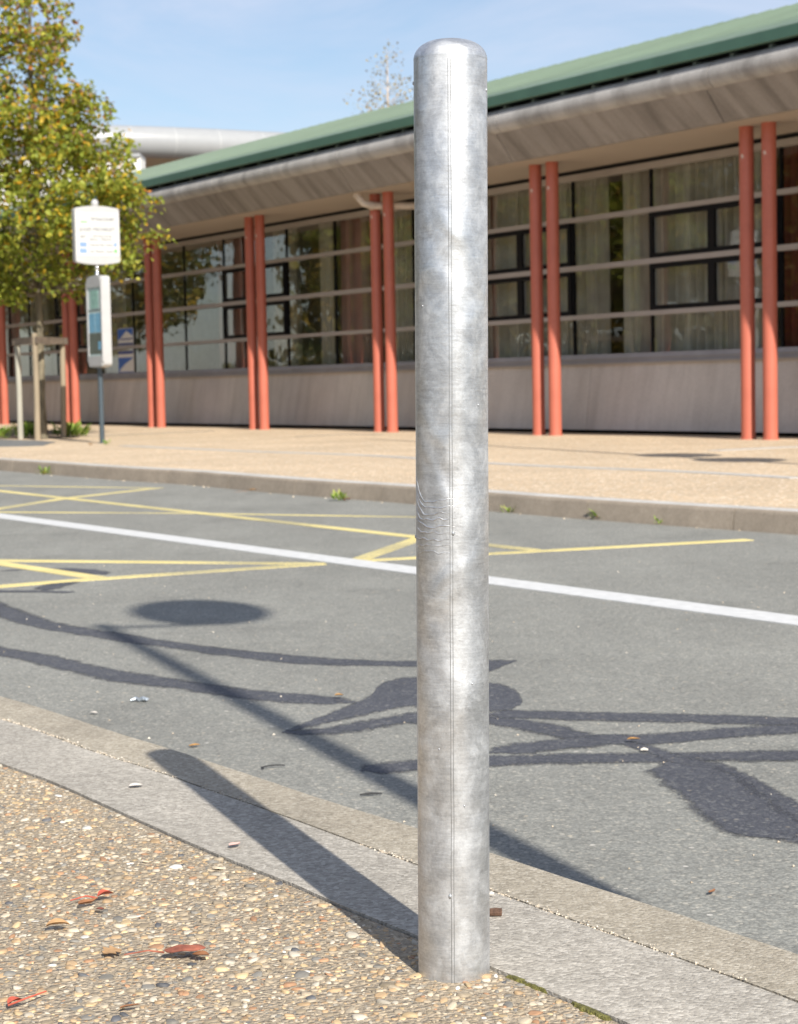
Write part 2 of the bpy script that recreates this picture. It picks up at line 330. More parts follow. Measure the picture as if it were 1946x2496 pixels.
# ------------------------------------------------------------------ mesh helpers
class MB:
    def __init__(s): s.v = []; s.f = []; s.mi = []
    def add(s, vs, fs, mi=0):
        o = len(s.v); s.v += [tuple(v) for v in vs]; s.f += [tuple(i+o for i in f) for f in fs]; s.mi += [mi]*len(fs); return s
    def hexa(s, p, mi=0):     # 8 points: bottom ring 0-3, top ring 4-7
        return s.add(p, [(3,2,1,0),(4,5,6,7),(0,1,5,4),(1,2,6,5),(2,3,7,6),(3,0,4,7)], mi)
    def box(s, lo, hi, fn=None, mi=0):
        (a,b,c),(d,e,g) = lo, hi
        p = [(a,b,c),(d,b,c),(d,e,c),(a,e,c),(a,b,g),(d,b,g),(d,e,g),(a,e,g)]
        if fn: p = [fn(*q) for q in p]
        return s.hexa(p, mi)
    def tube(s, pts, rad, seg=12, mi=0, caps=True):
        pts = [Vector(p) for p in pts]; n = len(pts)
        if not hasattr(rad, '__len__'): rad = [rad]*n
        ref = None; vs = []
        for i, p in enumerate(pts):
            t = (pts[min(i+1,n-1)]-pts[max(i-1,0)]).normalized()
            if ref is None: ref = t.orthogonal().normalized()
            a = (ref - t*ref.dot(t)).normalized(); ref = a; b = t.cross(a)
            for k in range(seg):
                q = 2*math.pi*k/seg; vs.append(p + (a*math.cos(q)+b*math.sin(q))*rad[i])
        fs = [(i*seg+k, i*seg+(k+1)%seg, (i+1)*seg+(k+1)%seg, (i+1)*seg+k) for i in range(n-1) for k in range(seg)]
        if caps: fs += [tuple(range(seg))[::-1], tuple((n-1)*seg+k for k in range(seg))]
        return s.add(vs, fs, mi)
    def lathe(s, prof, seg=48, c=(0,0,0), mi=0, cap=True):
        vs = []
        for r, z in prof:
            for k in range(seg):
                q = 2*math.pi*k/seg; vs.append((c[0]+r*math.cos(q), c[1]+r*math.sin(q), c[2]+z))
        n = len(prof)
        fs = [(i*seg+k, i*seg+(k+1)%seg, (i+1)*seg+(k+1)%seg, (i+1)*seg+k) for i in range(n-1) for k in range(seg)]
        if cap: fs += [tuple(range(seg))[::-1], tuple((n-1)*seg+k for k in range(seg))]
        return s.add(vs, fs, mi)
    def poly(s, pts, thick=.004, mi=0):
        n = len(pts); pts = [Vector(p) for p in pts]
        vs = pts + [p-Z*thick for p in pts]
        fs = [tuple(range(n)), tuple(range(2*n-1, n-1, -1))] + [(i, i+n, (i+1)%n+n, (i+1)%n) for i in range(n)]
        return s.add(vs, fs, mi)
    def strip(s, A, B, thick=.004, mi=0):       # sheet between two polylines of equal length, with skirts
        n = len(A); vs = [Vector(p) for p in A]+[Vector(p) for p in B]
        vs += [p-Z*thick for p in vs]
        fs = []
        for i in range(n-1):
            fs += [(i, i+1, n+i+1, n+i), (2*n+i, 3*n+i, 3*n+i+1, 2*n+i+1), (i, 2*n+i, 2*n+i+1, i+1), (n+i, n+i+1, 3*n+i+1, 3*n+i)]
        fs += [(0, n, 3*n, 2*n), (n-1, 3*n-1, 4*n-1, 2*n-1)]
        return s.add(vs, fs, mi)
    def build(s, name, mats, parent=None, smooth=False, fix=True):
        me = bpy.data.meshes.new(name); me.from_pydata(s.v, [], s.f)
        for m in (mats if isinstance(mats, (list, tuple)) else [mats]): me.materials.append(m)
        me.polygons.foreach_set('material_index', s.mi)
        if fix:
            import bmesh
            bm = bmesh.new(); bm.from_mesh(me); bmesh.ops.recalc_face_normals(bm, faces=bm.faces); bm.to_mesh(me); bm.free()
        if smooth:
            me.polygons.foreach_set('use_smooth', [True]*len(me.polygons)); 
            try: me.set_sharp_from_angle(angle=R(40))
            except Exception: pass
        me.update()
        o = bpy.data.objects.new(name, me); COL.objects.link(o)
        if parent: o.parent = parent
        return o
def raw_mesh(name, V, Fc, mat, parent=None, smooth=False):
    me = bpy.data.meshes.new(name); me.from_pydata(V.tolist(), [], Fc if isinstance(Fc, list) else Fc.tolist())
    me.materials.append(mat)
    if smooth: me.polygons.foreach_set('use_smooth', [True]*len(me.polygons))
    me.update(); o = bpy.data.objects.new(name, me); COL.objects.link(o)
    if parent: o.parent = parent
    return o
def tag(o, label=None, cat=None, group=None, kind=None):
    if label: o['label'] = label
    if cat: o['category'] = cat
    if group: o['group'] = group
    if kind: o['kind'] = kind
    return o
def empty(name, loc, label, cat, group=None, rz=0):
    o = bpy.data.objects.new(name, None); COL.objects.link(o); o.location = loc; o.rotation_euler = (0,0,rz)
    return tag(o, label, cat, group)
def copy_tree(o, parent=None):
    c = o.copy(); COL.objects.link(c)
    if parent: c.parent = parent
    for ch in o.children: copy_tree(ch, c)
    return c
def struct(o, label=None): return tag(o, label, kind='structure')
def resample(P, step):
    P = [Vector(p) for p in P]; out = [P[0]]
    for a, b in zip(P, P[1:]):
        k = max(1, int((b-a).length/step))
        out += [a.lerp(b, (i+1)/k) for i in range(k)]
    return out
def smooth_line(P, it=3):
    P = [Vector(p) for p in P]
    for _ in range(it):
        Q = [P[0]]
        for a, b in zip(P, P[1:]): Q += [a.lerp(b, .25), a.lerp(b, .75)]
        Q.append(P[-1]); P = Q
    return P
def resample_n(P, n):
    P = [Vector(p) for p in P]; L = [0]
    for a, b in zip(P, P[1:]): L.append(L[-1]+(b-a).length)
    out = []; j = 0
    for i in range(n):
        t = L[-1]*i/(n-1)
        while j < len(L)-2 and L[j+1] < t: j += 1
        out.append(P[j].lerp(P[j+1], (t-L[j])/max(1e-9, L[j+1]-L[j])))
    return out
def offset_line(P, d):
    out = []
    for i, p in enumerate(P):
        t = (P[min(i+1,len(P)-1)]-P[max(i-1,0)]); t.z = 0; t.normalize()
        out.append(p + Vector((-t.y, t.x, 0))*d)
    return out
def setz(P, z): return [Vector((p.x, p.y, z)) for p in P]
def rag(P, amp, sc_=9, seed=0):
    return [Vector((p.x+amp*mnoise.noise(Vector((p.x*sc_, p.y*sc_, seed))), p.y+amp*mnoise.noise(Vector((p.x*sc_, p.y*sc_, seed+9.3))), p.z)) for p in P]

# ------------------------------------------------------------------ setting: ground, road, kerbs, pavements
S0 = (U*-1)                                   # towards the viewer along the street
def extend(P, far, near_pt):
    """lengthen a surveyed edge line beyond the frame both ways"""
    return [Vector(f) for f in far] + P + [Vector(q) for q in near_pt]
agg = [gz(*q, PZ) for q in [(0,1864),(117,1903),(252,1964),(382,2023),(528,2088),(634,2129),(728,2164),(851,2223),(1000,2278),(1198,2364),(1281,2397),(1391,2447),(1483,2477)]]
grl = [gz(*q, PZ) for q in [(0,1753),(76,1776),(164,1809),(247,1841),(388,1882),(470,1914),(552,1941),(669,1982),(822,2038),(1000,2105),(1195,2170),(1305,2213),(1441,2262),(1600,2318),(1735,2367),(1858,2410),(1946,2447)]]
tnl = [gz(*q, PZ) for q in [(0,1694),(176,1750),(317,1797),(411,1823),(499,1853),(646,1900),(763,1941),(916,1988),(1000,2012),(1195,2078),(1330,2124),(1483,2173),(1637,2222),(1790,2275),(1946,2324)]]
def beyond(P, dxy_far, dxy_near, k=8):
    far = [P[0]+Vector((dxy_far[0]*i, dxy_far[1]*i, 0))*2.2 for i in range(k, 0, -1)]
    near = [P[-1]+Vector((dxy_near[0]*i, dxy_near[1]*i, 0)) for i in range(1, k+1)]
    return smooth_line(far+P+near, 2)
fd, nd = (-.62, .78), (.52, -.85)
AGG, GRL, TNL = (resample_n(beyond(L, fd, nd), 260) for L in (agg, grl, tnl))

kt = [gz(*q, PZ) for q in [(0,1119.),(167,1130),(336,1142),(520,1150),(610,1160),(820,1175),(1015,1185),(1190,1200),(1430,1217),(1700,1233),(1946,1247)]]
kt = smooth_line(smooth_line(kt, 1)[::2], 2)
KT = resample_n([kt[0]+Vector((-.56*i, .83*i, 0))*4 for i in range(8, 0, -1)] + kt + [kt[-1]+Vector((.55*i, -.835*i, 0))*3 for i in range(1, 8)], 400)

g = MB(); g.poly([(-400,-400,-.03),(400,-400,-.03),(400,400,-.03),(-400,400,-.03)], .5)
struct(g.build('ground', MT['earth']))
rd = MB(); KB = resample_n(KT, 260); rd.strip(setz(offset_line(TNL, -.03), 0), setz(offset_line(KB, -.05), 0), .02)
struct(rd.build('road', MT['asphalt']))
# channel strip, granite border, both flush; a 7 mm sandy joint between them
def slab(name, A, B, z, mat):
    m = MB(); m.strip(setz(A, PZ+z), setz(B, PZ+z), .125); return struct(m.build(name, mat))
slab('channel_kerb', offset_line(TNL, 0), offset_line(GRL, .0054), 0, MT['channel'])
slab('granite_border', offset_line(GRL, -.0054), offset_line(AGG, .0012), .003, MT['granite'])
jb = MB(); jb.strip(setz(offset_line(GRL, .0052), PZ-.006), setz(offset_line(GRL, -.0052), PZ-.006), .02)
struct(jb.build('joint_bed', MT['joint']))
far_edge = [p+Vector((-.85,-.55,0))*14 for p in AGG]
pv = MB(); pv.strip(setz(offset_line(AGG, -.002), PZ), setz(far_edge, PZ), .13)
struct(pv.build('near_pavement', MT['near_pav']))

# kerb of the far pavement: stones about 1 m long with thin joints, sloping face, rounded arris
kb = MB(); L = 0; seg = [KT[0]]; 
prof = [(-.028,-.01),(-.022,.0),(-.010,.085),(-.003,.099),(.008,.1055),(.15,.1055),(.15,-.01)]
def kerb_stone(P):
    t = [(P[min(i+1,len(P)-1)]-P[max(i-1,0)]).normalized() for i in range(len(P))]
    P = [P[0]+t[0]*.003] + P[1:-1] + [P[-1]-t[-1]*.003]
    vs = []; m = len(prof); mi0 = len(kb.f)
    for p, d in zip(P, t):
        nrm = Vector((-d.y, d.x, 0))
        for a, z in prof: q = p + nrm*a; vs.append((q.x, q.y, z))
    fs = [(i*m+k, i*m+(k+1)%m, (i+1)*m+(k+1)%m, (i+1)*m+k) for i in range(len(P)-1) for k in range(m)]
    fs += [tuple(range(m))[::-1], tuple((len(P)-1)*m+k for k in range(m))]
    kb.add(vs, fs); kb.mi[mi0:] = [1 if (fi < (len(P)-1)*m and fi % m == 4) else 0 for fi in range(len(fs))]
LK = resample(KT, .12); acc = 0; cur = [LK[0]]
for a, b in zip(LK, LK[1:]):
    cur.append(b); acc += (b-a).length
    if acc >= 1.0: kerb_stone(cur); cur = [b]; acc = 0
struct(kb.build('kerb', [MT['kerb'], MT['kerb_top']], smooth=True))
fp = MB(); KI = setz(offset_line(resample_n(KT, 200), .15), PZ); fp.strip(KI, [p+N*40 for p in KI], .03)
struct(fp.build('far_pavement', MT['far_pav']))
# flush stone strips set in the far pavement
def pave_strip(px, w, z=PZ+.004):
    P = smooth_line([gz(*q, PZ) for q in px], 2); m = MB(); m.strip(setz(offset_line(P, w/2), z), setz(offset_line(P, -w/2), z), .006)
    return struct(m.build('paving_strip', MT['strip']))
pave_strip([(300,1087),(500,1096),(640,1102),(850,1108),(1015,1117),(1190,1130),(1400,1140),(1660,1149),(1946,1166)], .13)
pave_strip([(1740,1099),(1946,1089)], .16)
jl = MB()  # two thin dark lines laid on the far pavement
for px in [[(201,1063),(300,1060),(420,1055),(520,1051)],[(723,1064.5),(790,1061),(845,1058.5),(930,1060)]]:
    P = resample([gz(*q, PZ) for q in px], .2); jl.strip(setz(offset_line(P,.035), PZ+.003), setz(offset_line(P,-.035), PZ+.003), .004)
struct(jl.build('paving_line', MT['patch']))
pt = MB(); pt.poly(rag(resample([gz(*q, PZ+.004) for q in [(-260,1066),(-40,1069),(20,1072),(80,1073),(138,1076.5),(105,1086),(40,1088),(-260,1092)]], .2), .05), .004)
struct(pt.build('pavement_patch', MT['patch']))
so = MB(); so.poly(rag(resample([gz(*q, PZ+.0045) for q in [(-120,1047),(60,1045),(150,1049),(205,1056),(190,1066),(110,1070),(-120,1068)]], .2), .06), .004)
struct(so.build('tree_pit_soil', MT['soil']))

# road markings
def line_mark(name, px_list, w0, mat, z=.0020, amp=.0015):
    m = MB()
    for a, b, *wk in px_list:
        w = w0*(wk[0] if wk else 1)
        A, B = (gz(*a) if not isinstance(a, Vector) else a), (gz(*b) if not isinstance(b, Vector) else b)
        P = resample([A, B], .06); m.strip(setz(rag(offset_line(P, w/2), amp, 40, 1), z), setz(rag(offset_line(P, -w/2), amp, 40, 5), z), z-.0001)
        z += .00008
    return struct(m.build(name, mat))
A, B = gz(0,1258.2), gz(1946,1514.7); d = (B-A)
line_mark('white_lane_line', [(A-d*1.5, B+d*.6)], .158, MT['white_paint'], .0034)
A1, A2 = gz(0,1197), gz(1300,1341); H1 = gz(0,1374); H2 = gz(250,1411); I1 = gz(0,1431); G1 = gz(0,1367)
line_mark('yellow_zigzag_marking', [(A1+(A1-A2)*.6, A2), (gz(1030,1310), gz(862,1369)), (gz(868,1368), gz(1827,1316)),
    (gz(-500,1246), gz(500,1251.5), .7), (gz(488,1252), gz(1060,1261.5), .6), (gz(-300,1287), gz(166,1214)), (gz(164,1214.5), gz(388,1189.5)),
    (gz(-300,1180), gz(380,1190), .55), (G1+(G1-gz(787,1375))*.8, gz(787,1375)), (H1+(H1-H2)*1.4, H2), (gz(-300,1454), gz(190,1415)), (gz(186,1415.3), gz(520,1393)), (gz(518,1393), gz(787,1375))], .085, MT['yellow_paint'])

# dark tar seal bands and blots on the road
TV, TF, TCV = [], [], []; tz = [.0003]
def film(La, Lb, sd, inner=.62, edge=.042, z=None):
    """thin film between two outlines, thinning out over the last centimetres"""
    tz[0] += .00008; z = tz[0]; n = len(La); rows = []
    b = len(TV)
    def fray(p, k): return .012*mnoise.noise(Vector((p.x*45, p.y*45, k)))+.006*mnoise.noise(Vector((p.x*150, p.y*150, k+3)))
    X = []
    for i, (p, q) in enumerate(zip(La, Lb)):
        d = p-q; w = d.length; d = d/w if w > 1e-6 else Vector((0,1,0)); lim = max(0, w*.45)
        X.append((p+d*max(-lim, fray(p, sd)), q-d*max(-lim, fray(q, sd+1))))
    La, Lb = [x[0] for x in X], [x[1] for x in X]
    for i in range(n):
        w = max(.002, (La[i]-Lb[i]).length); e = min(.45, edge/w)
        for t_, cv in ((0, -.35), (e*.5, .1), (e, inner), (.5, inner+.10), (1-e, inner), (1-e*.5, .1), (1, -.35)):
            p = La[i].lerp(Lb[i], t_); TV.append((p.x, p.y, z)); TCV.append(cv if 2 < i < n-3 else cv-.35)
    for i in range(n-1):
        for k in range(6): TF.append([b+i*7+k, b+i*7+k+1, b+i*7+8+k, b+i*7+7+k])
def band(px, hw, z=0, sd=0, inner=.62):
    P = resample(smooth_line([gz(*q) for q in px], 2), .03)
    n = len(P); La, Lb = [], []
    for i, p in enumerate(P):
        t = P[min(i+1,n-1)]-P[max(i-1,0)]; t.z = 0; t.normalize(); q = Vector((-t.y, t.x, 0))
        w = hw*1.28*(1+.2*mnoise.noise(Vector((p.x*3, p.y*3, sd))))*min(1, .3+i/5, .3+(n-1-i)/5)
        La.append(p+q*w); Lb.append(p-q*w)
    film(La, Lb, sd, inner)
def blot(up, lo, sd=0, inner=.66):
    up, lo = (smooth_line([Vector((x, y, 0)) for x, y in L], 2) for L in (up, lo)); n = 140
    xs = [np.linspace(L[0].x, L[-1].x, n) for L in (up, lo)]
    A, B = ([gz(x, y) for x, y in zip(X, np.interp(X, [p.x for p in L], [p.y for p in L]))] for X, L in zip(xs, (up, lo)))
    film(A, B, sd, inner, .06)
R3 = lambda X, Y: (600+X/1.265, 1500+Y/1.265)
band([(-120,1440),(0,1481),(35,1500),(76,1514.5),(135,1529),(294,1553),(352,1564),(446,1576),(587,1594),(734,1610),(881,1617),(1060,1619),(1180,1614)], .052, 0, 1, .48)
band([(-120,1566),(0,1588),(88,1602.6),(176,1623),(264,1644),(352,1658),(470,1673),(587,1690.7),(705,1702),(881,1714)], .054, 0, 2, .5)
blot([(1050,1608),(1100,1607),(1200,1607),(1268,1608)], [(1050,1656),(1100,1653),(1190,1644),(1256,1613)], 3)
blot([R3(*q) for q in [(110,358),(200,320),(330,270),(392,242),(402,216),(440,196),(528,182),(640,190),(750,203),(800,211),(840,230),(860,256)]],
     [R3(*q) for q in [(110,364),(230,345),(340,318),(430,298),(500,285),(560,290),(640,295),(720,300),(740,303),(790,302),(838,290)]], 4)
blot([R3(*q) for q in [(112,358),(240,342),(360,322),(440,308),(528,292),(640,296),(760,302),(800,308)]],
     [R3(*q) for q in [(112,366),(200,376),(320,370),(430,349),(528,337),(640,330),(760,332),(800,328)]], 5, .58)
band([R3(*q) for q in [(740,306),(850,306),(1000,310),(1300,318),(1500,322),(1703,330),(1900,340)]], .056, 0, 6)
band([R3(*q) for q in [(740,318),(850,335),(930,352),(1000,370),(1100,383),(1225,384)]], .048, 0, 7)
band([R3(*q) for q in [(1090,383),(1220,386),(1350,374),(1500,361),(1703,350),(1900,340)]], .052, 0, 8)
band([R3(*q) for q in [(1210,385),(1100,384),(1000,396),(900,405),(740,425)]], .052, 0, 9)
band([R3(*q) for q in [(350,480),(440,471),(528,462),(650,453),(750,449),(900,446),(1000,443),(1240,440),(1450,437),(1703,433),(1900,430)]], .050, 0, 10, .5)
blot([R3(*q) for q in [(1170,385),(1280,404),(1340,430),(1400,438),(1480,452),(1560,490),(1640,535),(1703,570),(1900,690)]],
     [R3(*q) for q in [(1150,402),(1270,440),(1330,482),(1400,532),(1450,592),(1490,650),(1560,682),(1640,700),(1703,716),(1900,780)]], 11)
band([R3(*q) for q in [(1300,455),(1400,505),(1480,570),(1560,640),(1680,690)]], .07, 0, 16, .72)
band([(0,1392.5),(66,1388.5)], .03, 0, 12); band([(130,1386),(183,1390),(229,1394),(258,1401)], .05, 0, 13)
band([(-60,1440),(0,1442),(107,1442),(150,1444),(184,1444)], .035, 0, 14); band([(107,1440),(125,1430),(160,1421),(180,1417)], .05, 0, 15)
tarr = raw_mesh('tar_seal', np.array(TV), TF, MT['tar']); struct(tarr)
ca = tarr.data.attributes.new('cover', 'FLOAT', 'POINT'); ca.data.foreach_set('value', TCV)

# pebbles standing proud of the near pavement, each its own little stone
BX = gz(1107.3, 2368, PZ)
def pebbles():
    lo = np.array([-1.8, 1.5]); hi = np.array([.62, 3.9]); n = 70000
    cell = math.sqrt((hi[0]-lo[0])*(hi[1]-lo[1])/n)
    gx, gy = np.meshgrid(np.arange(lo[0], hi[0], cell), np.arange(lo[1], hi[1], cell))
    p = np.stack([gx.ravel(), gy.ravel()], 1) + rng.uniform(-.55, .55, (gx.size, 2))*cell
    E = np.array([(q.x, q.y) for q in AGG if 1.0 < q.y < 5.5]); o = np.argsort(E[:,1]); E = E[o]
    ex = np.interp(p[:,1], E[:,1], E[:,0])
    bx, by = BX.x, BX.y
    k = (p[:,0] < ex-.006) & (np.hypot(p[:,0]-bx, p[:,1]-by) > .0382) & (np.abs(p[:,0]) < .30*p[:,1]+.30)
    p = p[k]; n = len(p)
    r = np.clip(np.exp(rng.normal(math.log(.0029), .52, n)), .0010, .0092)
    asp = rng.uniform(.42, .95, n); a = rng.uniform(0, math.pi, n); hz = np.minimum(r*rng.uniform(.14, .42, n), .0028)
    ks = 7; th = np.arange(ks)*2*math.pi/ks
    rings = [(1.0, -.5), (.94, .55), (.66, .93)]
    V = np.zeros((n, 3*ks+1, 3))
    sh = 1+rng.uniform(-.28, .28, (n, ks)); tilt = rng.normal(0, .12, (n, 2))
    for j, (rr, zz) in enumerate(rings):
        jit = sh if j else sh*1.0
        X = r[:,None]*rr*jit*np.cos(th); Y = (r*asp)[:,None]*rr*jit*np.sin(th)
        V[:, j*ks:(j+1)*ks, 0] = p[:,0,None]+X*np.cos(a)[:,None]-Y*np.sin(a)[:,None]
        V[:, j*ks:(j+1)*ks, 1] = p[:,1,None]+X*np.sin(a)[:,None]+Y*np.cos(a)[:,None]
        V[:, j*ks:(j+1)*ks, 2] = PZ+(hz*zz)[:,None]*(1+rng.uniform(-.12,.12,(n,ks)))+(X*tilt[:,0,None]+Y*tilt[:,1,None])
    V[:, 3*ks, 0] = p[:,0]; V[:, 3*ks, 1] = p[:,1]; V[:, 3*ks, 2] = PZ+hz
    fq = []
    for j in range(2): fq += [[j*ks+k, j*ks+(k+1)%ks, (j+1)*ks+(k+1)%ks, (j+1)*ks+k] for k in range(ks)]
    ft = [[2*ks+k, 2*ks+(k+1)%ks, 3*ks] for k in range(ks)]
    off = (np.arange(n)*(3*ks+1))[:,None,None]
    Q = (np.array(fq)[None]+off).reshape(-1,4); T = (np.array(ft)[None]+off).reshape(-1,3)
    o = raw_mesh('pebbles', V.reshape(-1,3), Q.tolist()+T.tolist(), MT['pebble'], None, True)
    tag(o, 'buff, orange and white pebbles bedded in the near pavement', 'pebbles', kind='stuff')
pebbles()
# crumbs of mortar and grit along the joint and loose on the road
def crumbs():
    V, Fc = [], []
    def one(x, y, z, r):
        b = len(V); 
        for q in ((1,0,0),(-.5,.87,0),(-.5,-.87,0),(0,0,1)):
            V.append((x+q[0]*r*random.uniform(.7,1.3), y+q[1]*r*random.uniform(.7,1.3), z+q[2]*r*random.uniform(.6,1.1)))
        Fc.extend([(b,b+1,b+3),(b+1,b+2,b+3),(b+2,b,b+3)])
    J = [p for p in GRL if 1.6 < p.y < 4.3]
    for _ in range(3600):
        p = random.choice(J); d = random.gauss(0, .005) + (-.004 if random.random() < .6 else 0)
        dens = mnoise.noise(Vector((p.x*3, p.y*3, 2)))
        if dens < -.1+.5*random.random(): continue
        t = random.uniform(-.06,.06)
        one(p.x+d*.85+t*-.55, p.y+d*.5+t*.83, PZ+.002, abs(random.gauss(.0010,.0006))+.0005)
    for _ in range(220):
        y = 2.4+random.random()**.8*6; x = random.uniform(-.24,.24)*y
        one(x, y, .001, random.uniform(.0015,.004))
    for _ in range(160):
        i = random.randrange(40, len(KB)-20); p = KB[i]; one(p.x-.05-abs(random.gauss(0,.05)), p.y-.03, .001, random.uniform(.004,.012))
    o = raw_mesh('grit', np.array(V), [list(f) for f in Fc], MT['crumb']); tag(o, 'pale mortar crumbs and grit along the joint and on the road', 'grit', kind='stuff')
crumbs()

# ------------------------------------------------------------------ bollard
RB = .0391; KS = RB/.0447
bol = empty('steel_bollard', Vector((BX.x, BX.y, PZ)), 'tall galvanised steel bollard with domed cap at the pavement edge', 'bollard')
to_cam = math.atan2(-BX.y, -BX.x); bol.rotation_euler = (0, .0135, 0)      # it leans a little
m = MB(); zs = [-.04] + [i*.01 for i in range(0, 99)] + [.9866]
m.lathe([(RB+.0003*mnoise.noise(Vector((0,0,z*9))), z) for z in zs], 96, cap=False); m.build('tube', MT['zinc'], bol, smooth=True)
m = MB(); capp = [(RB+.0001, .9864), (RB+.0001, .9868)]
for i in range(1, 15):
    q = i/14*math.pi/2; capp.append(((RB+.0001)*max(.001, math.cos(q))**.72, .9868+.0212*math.sin(q)))
m.lathe(capp, 96); m.build('cap', MT['zinc'], bol, smooth=True)
def seam_strip(a0, a1, h, z0, z1, name, mat, wob=0):
    m = MB(); n = 160; vs = []
    for i in range(n):
        z = z0+(z1-z0)*i/(n-1); da = wob*mnoise.noise(Vector((0, 3, z*14)))
        for a, rr in ((a0, RB-.0006), (a0, RB+h), (a1, RB+h), (a1, RB-.0006)):
            aa = to_cam+a+da; vs.append((rr*math.cos(aa), rr*math.sin(aa), z))
    fs = [(i*4+k, i*4+(k+1)%4, i*4+4+(k+1)%4, i*4+4+k) for i in range(n-1) for k in range(4)] + [(0,1,2,3), ((n-1)*4+3,(n-1)*4+2,(n-1)*4+1,(n-1)*4)]
    m.add(vs, fs); return m.build(name, mat, bol)
seam_strip(-.060, -.004, .0005, 0, .982, 'weld_seam', MT['zinc'], .012)
seam_strip(-.002, .012, .0003, 0, .982, 'seam_groove', MT['zinc_dark'], .012)
seam_strip(-.076, -.064, .00025, 0, .982, 'seam_groove', MT['zinc_dark'], .012)
for k in range(9):                                                  # frozen zinc runs round the middle
    pts = []; f = k/8; m = MB()
    for i in range(26):
        t = i/25
        a = -1.45 + t*(1.62-.25*abs(f-.4))
        z = .586 - .052*f + .030*math.exp(-((a+1.5)/.42)**2)*(1.3-1.7*f) + .004*mnoise.noise(Vector((a*4, f*7, 1))) - .014*(f-.4)*t + .006*t
        aa = to_cam + a; pts.append(((RB-.0001)*math.cos(aa), (RB-.0001)*math.sin(aa), z*KS))
    m.tube(pts, [.0001+.0009*math.sin(math.pi*min(1,max(0,j/25)))**.6*random.uniform(.5,1.2) for j in range(26)], 6)
    m.build('zinc_run', MT['zinc'], bol, smooth=True)
for a, z, r in [(-.10,.108,.0022),(.02,.555,.002),(1.32,1.09,.0015),(-1.53,1.10,.0016),(-1.5,.548,.0018),(.55,.37,.0012),(-.9,.83,.001),(.3,.22,.0012),(-.4,.29,.001),(.8,.71,.0012)]:
    aa = to_cam + a; c = Vector((RB*math.cos(aa), RB*math.sin(aa), z*KS)); r *= KS; m = MB()
    prof = [(r*math.sin(math.pi*i/6)+1e-5, -r*1.4*math.cos(math.pi*i/6)) for i in range(7)]; m.lathe(prof, 8, c)
    m.build('zinc_drip', MT['zinc_smooth'], bol, smooth=True)

# ------------------------------------------------------------------ street lamps off to the right that cast the shadows in view
def arc(c, r, a0, a1, ax, n=8): return [Vector(c)+ax*(r*math.cos(a0+(a1-a0)*i/n))+Z*(r*math.sin(a0+(a1-a0)*i/n)) for i in range(n+1)]
tanE = math.tan(SUN_EL); SH = -SUN_AZ
ptip = gz(245,1524)+Vector((.002,0,0)); hp = 4.25; lb = ptip - SH*(hp/tanE); gc = gz(486,1491); hg = 4.55; gpos = gc - SH*(hg/tanE)
lamp = empty('street_lamp', (lb.x, lb.y, 0), 'slim street lamp with a white globe beside the near pavement', 'street lamp')
m = MB(); m.tube([(0,0,0),(0,0,1.0),(0,0,hp)], [.05,.039,.031], 16); m.build('pole', MT['lamp_pole'], lamp, smooth=True)
off = Vector((gpos.x-lb.x, gpos.y-lb.y, 0))
m = MB(); m.tube([Vector((0,0,hp-.05)), off*.3+Z*(hp-.03), off*.7+Z*(hp+.01), off*.95+Z*(hp+.06), off+Z*(hg-.2)], .017, 10); m.build('arm', MT['lamp_pole'], lamp, smooth=True)
m = MB(); m.lathe([(.225*math.sin(math.pi*i/16)+1e-4, -.225*math.cos(math.pi*i/16)) for i in range(17)], 32, off+Z*hg); m.build('globe', MT['globe'], lamp, smooth=True)
m = MB(); m.lathe([(.075,0),(.075,.06),(.05,.25),(.048,.3)], 16); m.build('base', MT['lamp_pole'], lamp, smooth=True)
rr_ = gz(1946,1131,PZ); fb = rr_ - SH*3.6; P1 = gz(1675,1108,PZ); P2 = gz(1801,1120,PZ)
mast = empty('mast', (fb.x, fb.y, PZ), 'tall thin mast carrying two round plates on the far pavement', 'mast')
m = MB(); m.tube([(0,0,0),(0,0,5),(0,0,9.5)], [.05,.04,.025], 14); m.build('pole', MT['lamp_pole'], mast, smooth=True)
for P in (P1, P2):
    w = P-Vector((fb.x, fb.y, PZ)); dd = w.dot(SH); h = dd*tanE; lat = w - SH*dd
    ax = SUN_AZ; si = Vector((-ax.y, ax.x, 0)); c = lat*.6+Z*h+SUN_AZ*.055
    vs = [c+si*(.33*math.cos(q))+Z*(.33*math.sin(q))+ax*e for e in (-.012,.012) for q in [2*math.pi*i/28 for i in range(28)]]
    m = MB(); m.add(vs, [tuple(range(28))[::-1], tuple(range(28,56))]+[(i,(i+1)%28,28+(i+1)%28,28+i) for i in range(28)]); m.build('round_plate', MT['white_metal'], mast)

# ------------------------------------------------------------------ pavilion building
bld = empty('pavilion', C0, 'long low building with green metal roof, red paired columns and ribbon windows', 'building')
U0, U1 = -7.0, 26.5
def ext(prof, u0, u1, name, mat, smooth=False, step=None):       # extrude an (s,z) profile along the facade
    m = MB(); n = len(prof); us = [u0, u1] if not step else [u0+(u1-u0)*i/max(1,int((u1-u0)/step)) for i in range(int((u1-u0)/step)+1)]
    vs = [Fp(u, s, z) for u in us for s, z in prof]; k = len(us)
    fs = [(i*n+j, i*n+(j+1)%n, (i+1)*n+(j+1)%n, (i+1)*n+j) for i in range(k-1) for j in range(n)] + [tuple(range(n))[::-1], tuple((k-1)*n+j for j in range(n))]
    m.add(vs, fs); return m.build(name, mat, bld, smooth)
